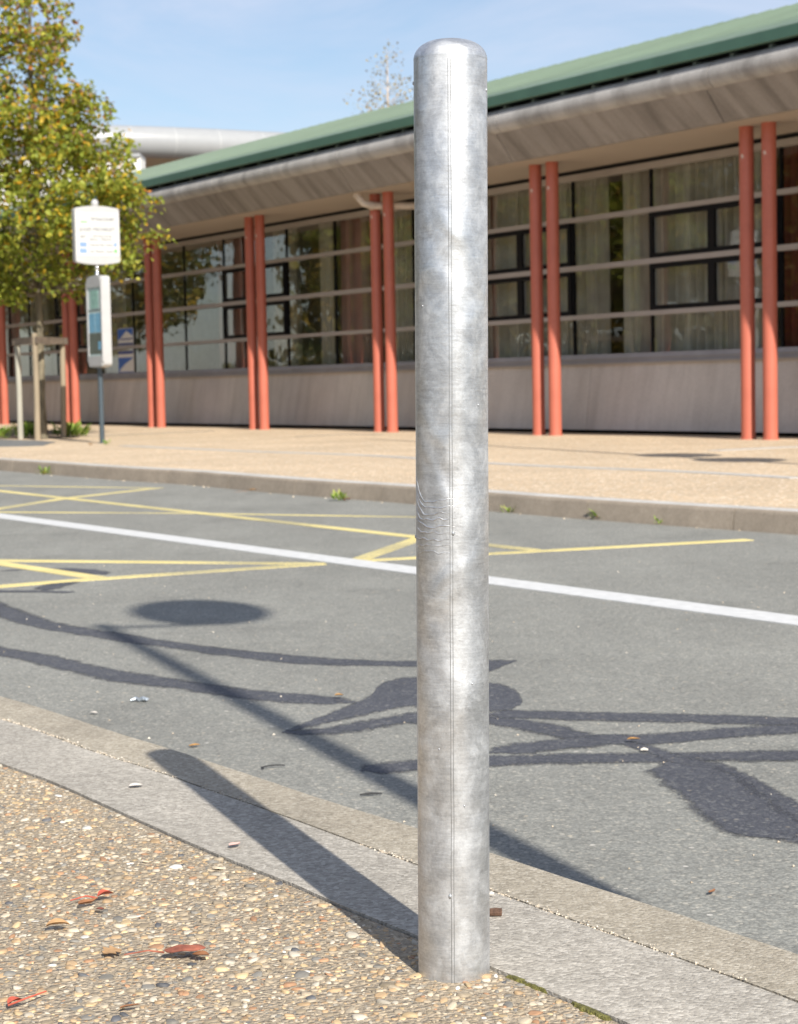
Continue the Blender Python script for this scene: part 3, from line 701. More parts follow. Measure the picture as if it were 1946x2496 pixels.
# roof: sheet with standing ribs
SL = .31; e_s, e_z = -.72, 3.985; r_s = 3.5; r_z = e_z+SL*(r_s-e_s); b_s = 8.0
m = MB()
m.add([Fp(u, s, z) for u in (U0, U1) for s, z in ((e_s,e_z),(r_s,r_z),(b_s,3.6),(b_s,3.5),(r_s,r_z-.06),(e_s,e_z-.03))],
      [(0,1,7,6),(1,2,8,7),(2,3,9,8),(3,4,10,9),(4,5,11,10),(5,0,6,11),(0,5,4,1),(1,4,3,2),(6,7,10,11),(7,8,9,10)])
u = U0+.1
while u < U1:
    for a, b, h in ((u, u+.045, .035),):
        p0, p1 = (e_s+.05, e_z+.0155), (r_s, r_z); h = .03
        q = [Fp(a-.015,*p0), Fp(b+.015,*p0), Fp(b+.015,*p1), Fp(a-.015,*p1), Fp(a,p0[0],p0[1]+.002), Fp(b,p0[0],p0[1]+.002), Fp(b,p1[0],p1[1]+h), Fp(a,p1[0],p1[1]+h)]
        m.hexa(q)
    u += .30
m.build('roof', MT['roof'], bld)
ext([(-.725,3.976),(-.69,3.976),(-.69,3.862),(-.735,3.862),(-.745,3.87),(-.735,3.976)], U0, U1, 'roof_edge_trim', MT['roof_edge'])
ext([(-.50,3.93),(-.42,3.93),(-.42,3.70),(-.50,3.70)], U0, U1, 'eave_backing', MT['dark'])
m = MB(); m.box((0,-.66,3.80),(.05,-.515,3.858), Fp); br = m.build('eave_bracket', MT['lamp_pole'], bld); br.location = Fp(U0+.2,0,0)
for i in range(1, 61):
    c = br.copy(); COL.objects.link(c); c.parent = bld; c.location = Fp(U0+.2+.55*i, 0, 0)
# rolled concrete gutter in lengths
m = MB(); u = -.0-.55+U0-(U0%3.652); first = True
cs, cz, cr = -.585, 3.690, .148
gp = [(cs+cr*math.cos(q), cz+cr*math.sin(q)) for q in [R(75)+R(205)*i/16 for i in range(17)]] + [(-.46,3.575),(-.46,3.836)]
u = .1-3.652*3
while u < U1:
    a, b = max(U0, u+.006), min(U1, u+3.652-.006)
    if b > a:
        n = len(gp); vs = [Fp(x, s, z) for x in (a, b) for s, z in gp]
        m.add(vs, [(j, (j+1)%n, n+(j+1)%n, n+j) for j in range(n)]+[tuple(range(n))[::-1], tuple(n+j for j in range(n))])
    u += 3.652
m.build('gutter', MT['gutter'], bld, smooth=True)
m = MB(); u = .21-3.652*3
while u < U1:
    a, b = max(U0, u+.008), min(U1, u+3.652-.008)
    if b > a: m.hexa([Fp(a,-.42,3.24),Fp(b,-.42,3.24),Fp(b,-.36,3.24),Fp(a,-.36,3.24),Fp(a,-.655,3.56),Fp(b,-.655,3.56),Fp(b,-.48,3.57),Fp(a,-.48,3.57)])
    u += 3.652
m.build('fascia_panel', MT['fascia'], bld)
ext([(-.415,3.235),(.80,3.235),(.80,3.30),(-.36,3.30)], U0, U1, 'soffit', MT['soffit'])
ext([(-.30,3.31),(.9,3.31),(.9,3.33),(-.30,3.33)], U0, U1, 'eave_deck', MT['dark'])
# paired columns
colm = MB(); colm.lathe([(.088,0),(.088,.012),(.075,.016),(.075,3.236)], 32)
col0 = None
for i in range(-1, 8):
    for d in (0, .33):
        u = SP*i + d
        if col0 is None: o = col0 = colm.build('column', MT['red'], bld, smooth=True)
        else: o = col0.copy(); COL.objects.link(o); o.parent = bld
        o.location = Fp(u, 0, 0)
# plinth wall, leaning in slightly, over a dark shadow gap
m = MB(); u = U0; k = 0
while u < U1:
    m.hexa([Fp(u,.70,.045),Fp(u+3.645,.70,.045),Fp(u+3.645,.92,.045),Fp(u,.92,.045),Fp(u,.80,.832),Fp(u+3.645,.80,.832),Fp(u+3.645,.92,.832),Fp(u,.92,.832)]); u += 3.652
m.build('plinth_wall', MT['plinth'], bld)
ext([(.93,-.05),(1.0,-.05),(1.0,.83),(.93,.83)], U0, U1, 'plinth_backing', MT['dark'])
ext([(.765,.834),(.98,.834),(.98,.85),(.765,.85)], U0, U1, 'sill_base', MT['soffit'])
ext([(.775,.852),(.96,.852),(.96,.868),(.775,.868)], U0, U1, 'sill', MT['sill'])
ext([(.80,.870),(.96,.870),(.96,.905),(.80,.905)], U0, U1, 'sill', MT['sill'])
ext([(.785,.907),(.96,.907),(.96,.965),(.81,.965)], U0, U1, 'sill', MT['sill'])
for z0, z1 in ((1.40,1.455),(2.0,2.063),(2.60,2.657)): ext([(.78,z0),(.86,z0),(.86,z1),(.78,z1)], U0, U1, 'rail', MT['rail'])
ext([(.79,3.11),(.90,3.11),(.90,3.185),(.79,3.185)], U0, U1, 'head_rail', MT['rail'])
ext([(.84,3.187),(.90,3.187),(.90,3.234),(.84,3.234)], U0, U1, 'head_shade_strip', MT['dark'])  # near-black strip paints the shade between head rail and soffit
rows = [(.967,1.398),(1.457,1.998),(2.065,2.598),(2.659,3.108)]
case_bays = (0, 1, 3, 5)
mull = set()
for b in range(-2, 8):
    for k in (.70, 2.86): mull.add(round(SP*b+k, 3))
    if b not in case_bays: mull.add(round(SP*b+1.78, 3))
for ub in sorted(mull):
    if U0 < ub < U1:
        m = MB()
        for z0, z1 in rows: m.box((ub-.014,.835,z0),(ub+.014,.875,z1), Fp)
        m.build('mullion', MT['frame'], bld)
edges = sorted([x for x in mull if U0 < x < U1]+[U0, U1])
for a, b in zip(edges, edges[1:]):
    for r, (z0, z1) in enumerate(rows):
        base = round((a-.70)/SP)
        casement = abs((a-.70)/SP-base) < .01 and base in case_bays and r in (1, 2) and b-a > 1.5
        if casement:
            mid = (a+b)/2
            for x0, x1 in ((a+.014, mid), (mid, b-.014)):
                m = MB(); w = .055; s0, s1 = .80, .87
                m.box((x0,s0,z0),(x1,s1,z0+w), Fp); m.box((x0,s0,z1-w),(x1,s1,z1), Fp)
                m.box((x0,s0,z0+w),(x0+w,s1,z1-w), Fp); m.box((x1-w,s0,z0+w),(x1,s1,z1-w), Fp)
                wn = m.build('casement_window', MT['frame'], bld)
                m = MB(); m.box((x0+w,.835,z0+w),(x1-w,.839,z1-w), Fp); m.build('pane', MT['glass'], wn)
                m = MB(); m.box((x1-w-.014,.842,z0+w+.002),(x1-w-.004,.852,z1-w-.002), Fp); m.build('bead', MT['case_grey'], wn)
        else:
            m = MB(); m.box((a+.014,.850,z0),(b-.014,.854,z1), Fp); m.build('pane', MT['glass'], bld)
# curtains behind the glass
def curtain(u0, u1, mat, s=1.16, z0=.9, z1=3.2, amp=.065, wl=.16, gather=0):
    n = int((u1-u0)/.012); vs = []; ph = random.uniform(0, 6)
    for zz in (0, .5, 1):
        for i in range(n+1):
            u = u0+(u1-u0)*i/n; z = z0+(z1-z0)*zz
            k = 2*math.pi*u/wl + 1.6*mnoise.noise(Vector((u*1.7, 3, ph)))*2
            uu = u + gather*(1-zz)*(u-(u0+u1)/2)
            vs.append(Fp(uu, s+amp*(math.sin(k)+.35*math.sin(2.3*k+ph))*(1-.25*zz), z))
    vs += [v+N*.004 for v in vs]; w = n+1; o3 = 3*w
    fs = [(r*w+i, r*w+i+1, (r+1)*w+i+1, (r+1)*w+i) for r in range(2) for i in range(n)]
    fs += [(o3+r*w+i, o3+(r+1)*w+i, o3+(r+1)*w+i+1, o3+r*w+i+1) for r in range(2) for i in range(n)]
    fs += [(i, o3+i, o3+i+1, i+1) for i in range(n)] + [(2*w+i, 2*w+i+1, o3+2*w+i+1, o3+2*w+i) for i in range(n)]
    m = MB(); m.add(vs, fs); return m.build('curtain', mat, bld, smooth=True)
curtain(-6.8, 1.0, MT['curtain_red'], wl=.22)
curtain(1.08, 3.78, MT['curtain']); curtain(4.08, 6.5, MT['curtain']); curtain(6.62, 9.1, MT['curtain'])
curtain(9.75, 10.45, MT['curtain_pink'], wl=.13, gather=.12); curtain(10.75, 11.2, MT['curtain'], wl=.3, amp=.02)
curtain(11.85, 12.6, MT['curtain']); curtain(13.6, 14.6, MT['curtain_pink'], wl=.13)
curtain(18.6, 19.2, MT['curtain']); curtain(22.2, 23.4, MT['curtain'])
# room behind
m = MB(); m.box((U0,5.0,-.02),(U1,5.1,3.3), Fp); m.box((U0,1.0,-.04),(U1,5.0,.0), Fp); m.box((U0,.92,3.24),(U1,5.0,3.30), Fp)
m.build('interior', MT['room'], bld)
m = MB(); m.box((U0,.93,-.02),(U0+.15,8,3.2), Fp); m.box((U1-.15,.93,-.02),(U1,8,3.2), Fp); m.box((U0+.15,7.9,-.02),(U1-.15,8,3.2), Fp)
m.build('outer_wall', MT['white_wall'], bld)
# rusty drain pipe under the soffit
m = MB(); u = 7.5
m.tube([Fp(7.62,-.28,3.235),Fp(7.60,-.27,3.17),Fp(7.56,-.22,3.10),Fp(7.50,-.13,3.065),Fp(7.42,0.02,3.06),Fp(7.2,.35,3.055),Fp(6.95,.78,3.05)], .05, 12)
m.tube([Fp(7.52,-.16,3.07),Fp(7.49,-.11,3.063)], .058, 12); m.tube([Fp(7.63,-.285,3.235),Fp(7.61,-.275,3.19)], .062, 12)
m.build('drain_pipe', MT['pipe'], bld, smooth=True)

# blue and white poster on the glass
po = empty('window_poster', C0+Fp(18.05,.83,.93), 'blue and white poster stuck inside the window behind the bus stop', 'poster')
def pl(u0, u1, z0, z1, name, mat, s=0): 
    m = MB(); m.box((u0,s-.002,z0),(u1,s+.002,z1), Fp); return m.build(name, mat, po)
pl(-.60,.10,0,.44,'sheet',MT['poster_white']); pl(-.60,.10,.53,.85,'sheet',MT['poster_white'])
m = MB(); m.add([Fp(*q) for q in [(.09,-.004,.06),(.09,-.004,.31),(-.58,-.004,.31),(-.45,-.004,.26),(-.2,-.004,.19),(.0,-.004,.10),(.04,-.004,.06)]]+[Fp(*q) for q in [(.09,-.0025,.06),(.09,-.0025,.31),(-.58,-.0025,.31),(-.45,-.0025,.26),(-.2,-.0025,.19),(.0,-.0025,.10),(.04,-.0025,.06)]], [tuple(range(7)), tuple(range(13,6,-1))]+[(i,(i+1)%7,7+(i+1)%7,7+i) for i in range(7)]); m.build('print', MT['poster_blue'], po)
pl(-.58,.09,.025,.05,'print',MT['poster_blue'],-.004); pl(-.58,.09,.375,.43,'print',MT['poster_navy'],-.004); pl(-.58,.09,.54,.575,'print',MT['poster_navy'],-.004)
m = MB(); m.add([Fp(*q) for q in [(.09,-.004,.62),(.09,-.004,.84),(-.58,-.004,.84),(-.58,-.004,.70),(-.30,-.004,.80)]]+[Fp(*q) for q in [(.09,-.0025,.62),(.09,-.0025,.84),(-.58,-.0025,.84),(-.58,-.0025,.70),(-.30,-.0025,.80)]], [(0,1,2,3,4),(9,8,7,6,5)]+[(i,(i+1)%5,5+(i+1)%5,5+i) for i in range(5)]); m.build('print', MT['poster_blue'], po)
pl(-.58,-.05,.64,.66,'print',MT['poster_navy'],-.006)

# ------------------------------------------------------------------ bus stop
bs = gz(250,1083,PZ); bs = Vector((bs.x*1.02, bs.y*1.02, PZ))
stop = empty('bus_stop_sign', bs, 'bus stop post with white name panel and grey timetable case', 'bus stop')
SC = bs.y/F_PX                                     # metres per photo pixel at the post
m = MB(); m.lathe([(.055,0),(.055,.008),(.031,.012),(.031,.92)], 20); m.build('pole', MT['pole_blue'], stop, smooth=True)
def frame_axes(deg): a = R(deg); return Vector((math.cos(a), math.sin(a), 0)), Vector((math.sin(a), -math.cos(a), 0))   # width axis, facing axis
def rounded(w, h, r, bulge, n=6):
    P = []
    for cx, cz, a0 in ((w/2-r, h/2-r, 0), (-w/2+r, h/2-r, 90), (-w/2+r, -h/2+r, 180), (w/2-r, -h/2+r, 270)):
        for i in range(n+1):
            a = R(a0+90*i/n); P.append((cx+r*math.cos(a), cz+r*math.sin(a)))
        if bulge and a0 in (0, 180):
            sgn = 1 if a0 == 0 else -1
            for i in range(1, 12):
                x = sgn*((w/2-r)-(w-2*r)*i/12); P.append((x, sgn*(h/2+bulge*(1-(x/(w/2-r))**2))))
    return P
def slabpoly(P, ax, fa, c, d0, d1, name, mat, parent, smooth=False):
    n = len(P); vs = [c+ax*x+Z*z+fa*d for d in (d1, d0) for x, z in P]
    m = MB(); m.add(vs, [tuple(range(n)), tuple(range(2*n-1, n-1, -1))]+[(i, n+i, n+(i+1)%n, (i+1)%n) for i in range(n)]); return m.build(name, mat, parent, smooth)
# timetable case, turned so that its window looks to the left
cw, ct, chh = .47, .118, 1.09
axc, fac = frame_axes(-58); cc = Vector((0.0, .0, .93+chh/2))
case = slabpoly(rounded(cw, chh, .05, .012), axc, fac, cc, -ct/2, ct/2-.012, 'timetable_case', MT['case_grey'], stop, True)
P = rounded(cw, chh, .05, .012); Q = rounded(cw-.075, chh-.24, .008, 0)
ring = MB()
for x0, x1, z0, z1 in ((-cw/2+.004, -cw/2+.04, -chh/2+.06, chh/2-.06), (cw/2-.03, cw/2-.004, -chh/2+.06, chh/2-.06)):
    ring.hexa([cc+axc*x+Z*z+fac*d for z in (z0, z1) for x, d in ((x0, ct/2-.012), (x1, ct/2-.012), (x1, ct/2), (x0, ct/2))])
for z0, z1 in ((-chh/2+.01, -chh/2+.13), (chh/2-.13, chh/2-.01)):
    ring.hexa([cc+axc*x+Z*z+fac*d for z in (z0, z1) for x, d in ((-cw/2+.04, ct/2-.012), (cw/2-.03, ct/2-.012), (cw/2-.03, ct/2+.001), (-cw/2+.04, ct/2+.001))])
ring.build('bezel', MT['case_grey'], case)
def sheet(x0, x1, z0, z1, name, mat, d=ct/2-.0105):
    m = MB(); m.hexa([cc+axc*x+Z*z+fac*e for z in (z0, z1) for x, e in ((x0, d-.002), (x1, d-.002), (x1, d), (x0, d))]); return m.build(name, mat, case)
sheet(-.19,.20,-.415,.415,'backing_sheet',MT['paper'])
sheet(-.175,.00,-.13,.10,'timetable',MT['paper_blue'],ct/2-.008); sheet(.02,.185,-.13,.10,'timetable',MT['paper_blue'],ct/2-.008)
sheet(-.185,.195,-.39,-.14,'timetable',MT['paper_dark'],ct/2-.008); sheet(.09,.18,-.34,-.24,'timetable',MT['paper_blue'],ct/2-.006)
sheet(-.11,.11,.16,.38,'route_map',MT['paper_green'],ct/2-.008); sheet(-.19,.20,.135,.142,'divider',MT['frame'],ct/2-.006)
# steel neck
m = MB(); zc = .93+chh
m.lathe([(.018,zc+.0),(.030,zc+.012),(.033,zc+.03),(.030,zc+.048),(.018,zc+.06),(.016,zc+.075),(.026,zc+.088),(.031,zc+.105),(.026,zc+.122),(.018,zc+.135)], 20); m.build('neck', MT['chrome'], stop, smooth=True)
# name panel
pw, ph, ptk = .56, .655, .11
axs, fas = frame_axes(27); pc = Vector((0,0,zc+.145+ph/2+.02))
pan = slabpoly(rounded(pw, ph, .035, .024), axs, fas, pc, -ptk/2, ptk/2, 'name_panel', MT['case_grey'], stop, True)
slabpoly([(pw/2-.008,-ph/2+.075),(pw/2-.008,ph/2-.055),(-pw/2+.012,ph/2-.055),(-pw/2+.012,-ph/2+.075)], axs, fas, pc, ptk/2, ptk/2+.003, 'name_face', MT['sign_white'], pan)
RT = Matrix((axs, Z, fas)).transposed().to_4x4()
def text(body, x, z, size, mat, width=None, parent=pan):
    cu = bpy.data.curves.new('lettering', 'FONT'); cu.body = body; cu.size = size; cu.extrude = .0006
    to = bpy.data.objects.new('tmp', cu); COL.objects.link(to)
    dg = bpy.context.evaluated_depsgraph_get(); me = bpy.data.meshes.new_from_object(to.evaluated_get(dg))
    bpy.data.objects.remove(to); me.materials.clear(); me.materials.append(mat)
    xs = [v.co.x for v in me.vertices]; k = width/(max(xs)-min(xs)) if width else 1
    for v in me.vertices: v.co.x = (v.co.x-min(xs))*k
    T = Matrix.Translation(pc+axs*x+Z*z+fas*(ptk/2+.0045)) @ RT
    me.transform(T); o = bpy.data.objects.new('lettering', me); COL.objects.link(o); o.parent = parent; return o
text('TETRACOURT', -.085, .172, .055, MT['ink'], .31); text('JULES MICHELET', -.225, .05, .060, MT['ink'], .445)
text('507', -.215, -.035, .045, MT['ink'], .065); text('direction centre', -.06, -.02, .03, MT['ink'], .24); text('Gare - Mairie', -.10, -.062, .036, MT['ink'], .27)
text('Hotel de Ville - Piscine', -.10, -.128, .032, MT['ink'], .29); text('Les Tilleuls - Stade', -.10, -.205, .032, MT['ink'], .29)
def plate(x0, x1, z0, z1, mat):
    return slabpoly([(x1,z0),(x1,z1),(x0,z1),(x0,z0)], axs, fas, pc, ptk/2+.003, ptk/2+.0045, 'colour_mark', mat, pan)
plate(-.205,-.125,.148,.166,MT['ink_green']); plate(-.225,-.14,-.140,-.088,MT['ink_blue']); plate(-.225,-.14,-.215,-.163,MT['ink_blue'])
plate(.205,.238,-.135,-.09,MT['ink_blue']); plate(.205,.238,-.212,-.167,MT['ink_green'])
m = MB(); zt = pc.z+ph/2+.024; m.lathe([(.03,zt-.02),(.045,zt+.015),(.047,zt+.04),(.035,zt+.07),(.012,zt+.085)], 18, (-.005,0,0)); m.build('top_knob', MT['case_grey'], stop, smooth=True)

# ------------------------------------------------------------------ trees
def make_tree(name, label, base, H, prof, nclump, per, leaf, mat, bark, trunk_r, seed, group=None, zlo=None, sig=.2, droop=.5, lean=(0,0), inner=.35):
    """prof: list of (height, radius). Trunk, limbs, twigs; leaf-sized faces grouped in clumps."""
    rs = np.random.default_rng(seed); random.seed(seed)
    t = empty(name, base, label, 'tree', group)
    hz = np.array([p[0] for p in prof]); hr = np.array([p[1] for p in prof])
    m = MB(); n = 14
    tp = [Vector((lean[0]*(i/n)+.05*H*.06*mnoise.noise(Vector((i*.5, seed, 0)))*4, lean[1]*(i/n)+.05*H*.06*mnoise.noise(Vector((i*.5, seed, 7)))*4, H*.97*i/n)) for i in range(n+1)]
    tp[0].x = tp[0].y = 0
    m.tube(tp, [trunk_r*(1.25 if i == 0 else 1)*(1-i/n)**.8+.006 for i in range(n+1)], 12)
    C = []
    for k in range(nclump):
        z = rs.choice(np.linspace(hz[0], hz[-1], 200), p=(lambda w: w/w.sum())(np.interp(np.linspace(hz[0], hz[-1], 200), hz, hr)**1.5+.01))
        rmax = np.interp(z, hz, hr)*rs.uniform(.82, 1.06); rr = rmax*math.sqrt(rs.uniform(inner**2, 1)); a = rs.uniform(0, 2*math.pi)
        f = z/H; ax = lean[0]*f; ay = lean[1]*f
        C.append((ax+rr*math.cos(a), ay+rr*math.sin(a), z, rr))
    V, Fc = [], []; limbs = 0
    for ci, (x, y, z, rr) in enumerate(C):
        tip = Vector((x, y, z)); za = max(zlo or hz[0]*.85, z-rr*rs.uniform(.5, 1.0)); i = min(n-1, int(za/(H*.97)*n)); st = tp[i].lerp(tp[i+1], za/(H*.97)*n-i)
        mid = st.lerp(tip, .55)+Vector((0,0,-.08*rr)); r0 = max(.006, trunk_r*.22*(1-z/H)+.004)
        if ci % (1 if mat == 'birch_leaf' else 3) == 0: m.tube([st, mid, tip], [r0, r0*.6, .003], 5, caps=False)
        k = int(per*rs.uniform(.6, 1.4))
        d = rs.normal(0, 1, (k, 3)); d *= (sig*rs.uniform(.5, 1.15, (k, 1)))/np.maximum(.6, np.linalg.norm(d, axis=1, keepdims=True)); d[:,2] *= .8
        L = leaf*rs.uniform(.65, 1.25, k)
        for j in range(k):
            c = np.array((x, y, z))+d[j]
            yaw = rs.uniform(0, 2*math.pi); pit = rs.uniform(-1.2, .6)-droop*.4; rol = rs.normal(0, .6)
            ax_ = Vector((math.cos(yaw)*math.cos(pit), math.sin(yaw)*math.cos(pit), math.sin(pit)))
            sd = ax_.cross(Z); sd.normalize(); nr = sd.cross(ax_); sd = sd*math.cos(rol)+nr*math.sin(rol); nr = sd.cross(ax_)
            b = len(V); cv = Vector(c); l = L[j]; w = l*.42
            V += [cv, cv+ax_*l*.3+sd*w*.95+nr*l*.10, cv+ax_*l*.72+sd*w*.75+nr*l*.08, cv+ax_*l*1.08, cv+ax_*l*.72-sd*w*.75+nr*l*.08, cv+ax_*l*.3-sd*w*.95+nr*l*.10]
            Fc += [[b,b+1,b+2,b+3],[b,b+3,b+4,b+5]]
    m.build('trunk', MT[bark], t, smooth=True)
    raw_mesh('crown', np.array([tuple(v) for v in V]), Fc, MT[mat], t)
    return t
# street tree: outline read from the photo
TB = gz(105,1070,PZ)
prof = [(1.95,.55),(2.15,1.15),(2.5,1.5),(3.0,1.66),(3.55,1.55),(4.0,1.27),(4.4,1.03),(4.8,.78),(5.2,.68),(5.7,.52),(6.2,.42),(6.8,.28),(7.4,.05)]
tree = make_tree('linden_tree', 'young conical tree with green and yellow autumn leaves behind the bus stop', TB, 7.5, prof, 450, 50, .074, 'leaf', 'bark', .055, 11, sig=.22, zlo=1.95)
def dup_tree(loc, s, rz, label, group):
    c = copy_tree(tree); c.location = loc; c.scale = (s, s, s*1.05); c.rotation_euler = (0,0,rz); c['label'] = label; c['group'] = group; return c
tree['group'] = 'street trees along the far pavement'
dup_tree(TB+U*7.5+N*.3+Vector((-1.6,0,0)), 1.05, 1.3, 'yellowing street tree further along the pavement, left of the bus stop', 'street trees along the far pavement')
big = make_tree('broad_tree', 'large broad dark leaved tree standing across the road to the left', Vector((-17, 33, 0)), 10.5, [(2.2,1.6),(3.2,3.2),(5,3.9),(7,3.4),(9,2.0),(10.4,.4)], 300, 40, .17, 'leaf_green', 'bark', .2, 5, 'trees across the road', sig=.5, inner=.25)
for i, (x, y, s, rz) in enumerate([(-24,27,1.1,1.0),(-13.5,41.5,.9,2.2),(-30,40,1.25,3.0),(-21,19,.85,4.0),(-22,47,1.0,5.0),(-17.5,24.5,.8,.4)]):
    c = copy_tree(big); c.location = (x, y, 0); c.scale = (s,)*3; c.rotation_euler = (0,0,rz)
    c['label'] = 'large broad tree standing across the road to the left, further off'
make_tree('birch_tree', 'thin half bare birch rising behind the green roof', Vector((-.08, 47, 0)), 9.3, [(4,2.2),(6,1.6),(7.5,1.0),(8.6,.45),(9.2,.1)], 340, 13, .062, 'birch_leaf', 'birch_bark', .09, 21, sig=.3)
V, Fc = [], []; rw = np.random.default_rng(8)
for _ in range(15000):
    q_ = rw.uniform(0, 1); hgt = 8.5+2.5*mnoise.noise(Vector((q_*9, 0, 4))); c_ = Vector((-46+rw.uniform(-2,2), 2+q_*51, hgt*rw.uniform(0,1)**.8)); b = len(V)
    d1 = Vector(rw.normal(0,1,3)).normalized()*.55; d2 = d1.orthogonal().normalized()*.28
    V += [c_, c_+d1*.5+d2, c_+d1, c_+d1*.5-d2]; Fc.append([b,b+1,b+2,b+3])
tag(raw_mesh('distant_wood', np.array([tuple(v) for v in V]), Fc, MT['leaf_green']), 'far off wood in autumn leaf beyond the road to the left', 'wood', kind='stuff')
c = make_tree('birch_tree', 'second birch mostly hidden behind the bollard top', Vector((1.2, 49, 0)), 9.2, [(4,2.0),(6,1.4),(7.5,.8),(8.6,.4),(9.1,.1)], 260, 14, .065, 'birch_leaf', 'birch_bark', .08, 22, sig=.3)

hg_ = empty('hedge', Vector((-26, 30, 0)), 'long clipped green hedge across the road, far to the left', 'hedge')
V, Fc = [], []; rh = np.random.default_rng(3)
for _ in range(9000):
    t_ = rh.uniform(-1,1)*28; c_ = Vector((U.x*t_+N.x*rh.uniform(-.5,.5), U.y*t_+N.y*rh.uniform(-.5,.5), rh.uniform(.05,1)**.6*1.7)); b = len(V)
    d1 = Vector(rh.normal(0,1,3)).normalized()*.16; d2 = d1.orthogonal().normalized()*.09
    V += [c_, c_+d1*.5+d2, c_+d1, c_+d1*.5-d2]; Fc.append([b,b+1,b+2,b+3])
raw_mesh('foliage', np.array([tuple(v) for v in V]), Fc, MT['leaf_green'], hg_)
m = MB(); m.box((-28,-.4,0),(28,.4,1.4), lambda a,b,c: U*a+N*b+Z*c); m.build('core', MT['moss'], hg_)
# stakes round the young tree
gd = empty('tree_stakes', Vector((TB.x, TB.y, PZ)), 'three weathered wooden stakes tied by planks round the young tree', 'tree stakes')
def at(x, y, dy=0):                     # photo point -> local position at the tree's depth
    d = rt*((x-973)/F_PX) - up*((y-1248)/F_PX) + fw; t = (TB.y+dy)/d.y; return Vector((d.x*t, d.y*t, CAM_H+d.z*t))-Vector((TB.x, TB.y, PZ))
def stake(b, t_, dy, mat, r=.038):
    p, q = at(*b, dy), at(*t_, dy); p.z = -.02; m = MB(); m.tube([p, p.lerp(q, .5)+Vector((.006,0,0)), q], [r*1.05, r, r*.95], 12); m.build('stake', mat, gd, smooth=True); return q
q1 = stake((51,1068),(41,828), .15, MT['stake_grey']); q2 = stake((92,1070),(84,812), -.45, MT['stake'], .04); q3 = stake((155,1060),(152,826), .25, MT['stake'])
for a, b in ((q1, q2), (q2, q3), (q1, q3)):
    a, b = a.copy(), b.copy(); z = min(a.z, b.z)-.03; a.z = b.z = z
    d = (b-a).normalized(); sd = Vector((-d.y, d.x, 0)); a -= d*.05; b += d*.05; oo = sd*-.05 if (a, b) else sd
    m = MB(); m.hexa([p+sd*e+Z*h for h in (-.045,.045) for p, e in ((a,-.06),(b,-.06),(b,-.035),(a,-.035))]); m.build('plank', MT['plank'], gd)

# weeds
def weed(x, y, z, s, n, label, flower=None, pxd=True, name='weed_tuft'):
    p = gz(x, y, z) if pxd else Vector((x, y, z))
    o = empty(name, p, label, 'weed', 'weeds'); V, Fc = [], []
    for _ in range(n):
        a = random.uniform(0, 6.28); l = s*random.uniform(.4, 1); r = random.uniform(0, s*.55); b = len(V)
        c = Vector((math.cos(a)*r*1.3, math.sin(a)*r*.6, l*random.uniform(.0,.55))); d = Vector((math.cos(a)*.6, math.sin(a)*.6, random.uniform(.15, 1))).normalized(); sdv = d.cross(Z).normalized(); w = l*.14
        V += [c, c+d*l*.35+sdv*w, c+d*l*.8, c+d*l*.35-sdv*w]; Fc.append([b, b+1, b+2, b+3])
    raw_mesh('leaves', np.array([tuple(v) for v in V]), Fc, MT['weed'], o)
    if flower:
        V, Fc = [], []
        for _ in range(7):
            b = len(V); c = Vector((random.uniform(-.5,.5)*s*.6+flower[1]*s, random.uniform(-.3,.3)*s, random.uniform(.05,.3)*s)); r = s*.18
            V += [c+Vector((r*math.cos(k), r*.7*math.sin(k), r*.5*math.sin(k*1.7+1))) for k in (0,1.25,2.5,3.75,5.0)]; Fc.append([b,b+1,b+2,b+3,b+4])
        raw_mesh('dead_leaves', np.array([tuple(v) for v in V]), Fc, MT[flower[0]], o)
    return o
weed(828,1221,0,.075,50,'green weed tuft with a brown leaf at the far kerb foot, left of the bollard',('dry_brown',.7))
weed(1463,1266,0,.075,40,'weed tuft with yellow leaves at the far kerb foot, right of the bollard',('orange_leaf',.0))
weed(1241,1250,0,.06,18,'tiny weed at the far kerb foot just right of the bollard')
weed(1606,1279,0,.045,16,'smallest dark weed at the far kerb foot near the right edge')
weed(110,1157,0,.085,30,'weed with an orange leaf at the far kerb foot, below the bus stop',('orange_leaf',.1))
weed(70,1067,PZ,.26,110,'leafy weeds between the two left tree stakes')
weed(160,1066,PZ,.24,100,'leafy weeds at the foot of the right tree stake'); weed(190,1064,PZ,.22,90,'pale weeds just right of the tree stakes')
weed(2,1070,PZ,.22,60,'weeds left of the tree stakes at the picture edge'); weed(262,1085,PZ,.08,20,'low grass at the foot of the bus stop post',('orange_leaf',-2.4))
# moss cushions along the edge of the granite border
ms = MB()
for px, r in [((1263,2385),.013),((1279,2391),.011),((1308,2405),.014),((1328,2412),.008),((1412,2450),.011),((1434,2459),.016),((1458,2469),.014),((1478,2479),.012)]:
    p = gz(*px, PZ); p -= Vector((.003,.003,0)); n = 40; ta = Vector((.53,-.85,0)); tb = Vector((.85,.53,0))
    pts = rag([p+ta*(r*1.1*math.cos(2*math.pi*i/n))+tb*(r*.38*math.sin(2*math.pi*i/n)) for i in range(n)], r*.35, 110); top = Vector((p.x, p.y, PZ+.0034))
    ms.add([Vector((q.x,q.y,PZ-.001)) for q in pts]+[Vector((p.x+(q.x-p.x)*.65, p.y+(q.y-p.y)*.65, PZ+.0028)) for q in pts]+[top], [(i,(i+1)%n,n+(i+1)%n,n+i) for i in range(n)]+[(n+i,n+(i+1)%n,2*n) for i in range(n)])
tag(ms.build('moss', MT['moss'], smooth=True), 'olive green moss along the border beside the bollard', 'moss', kind='stuff')

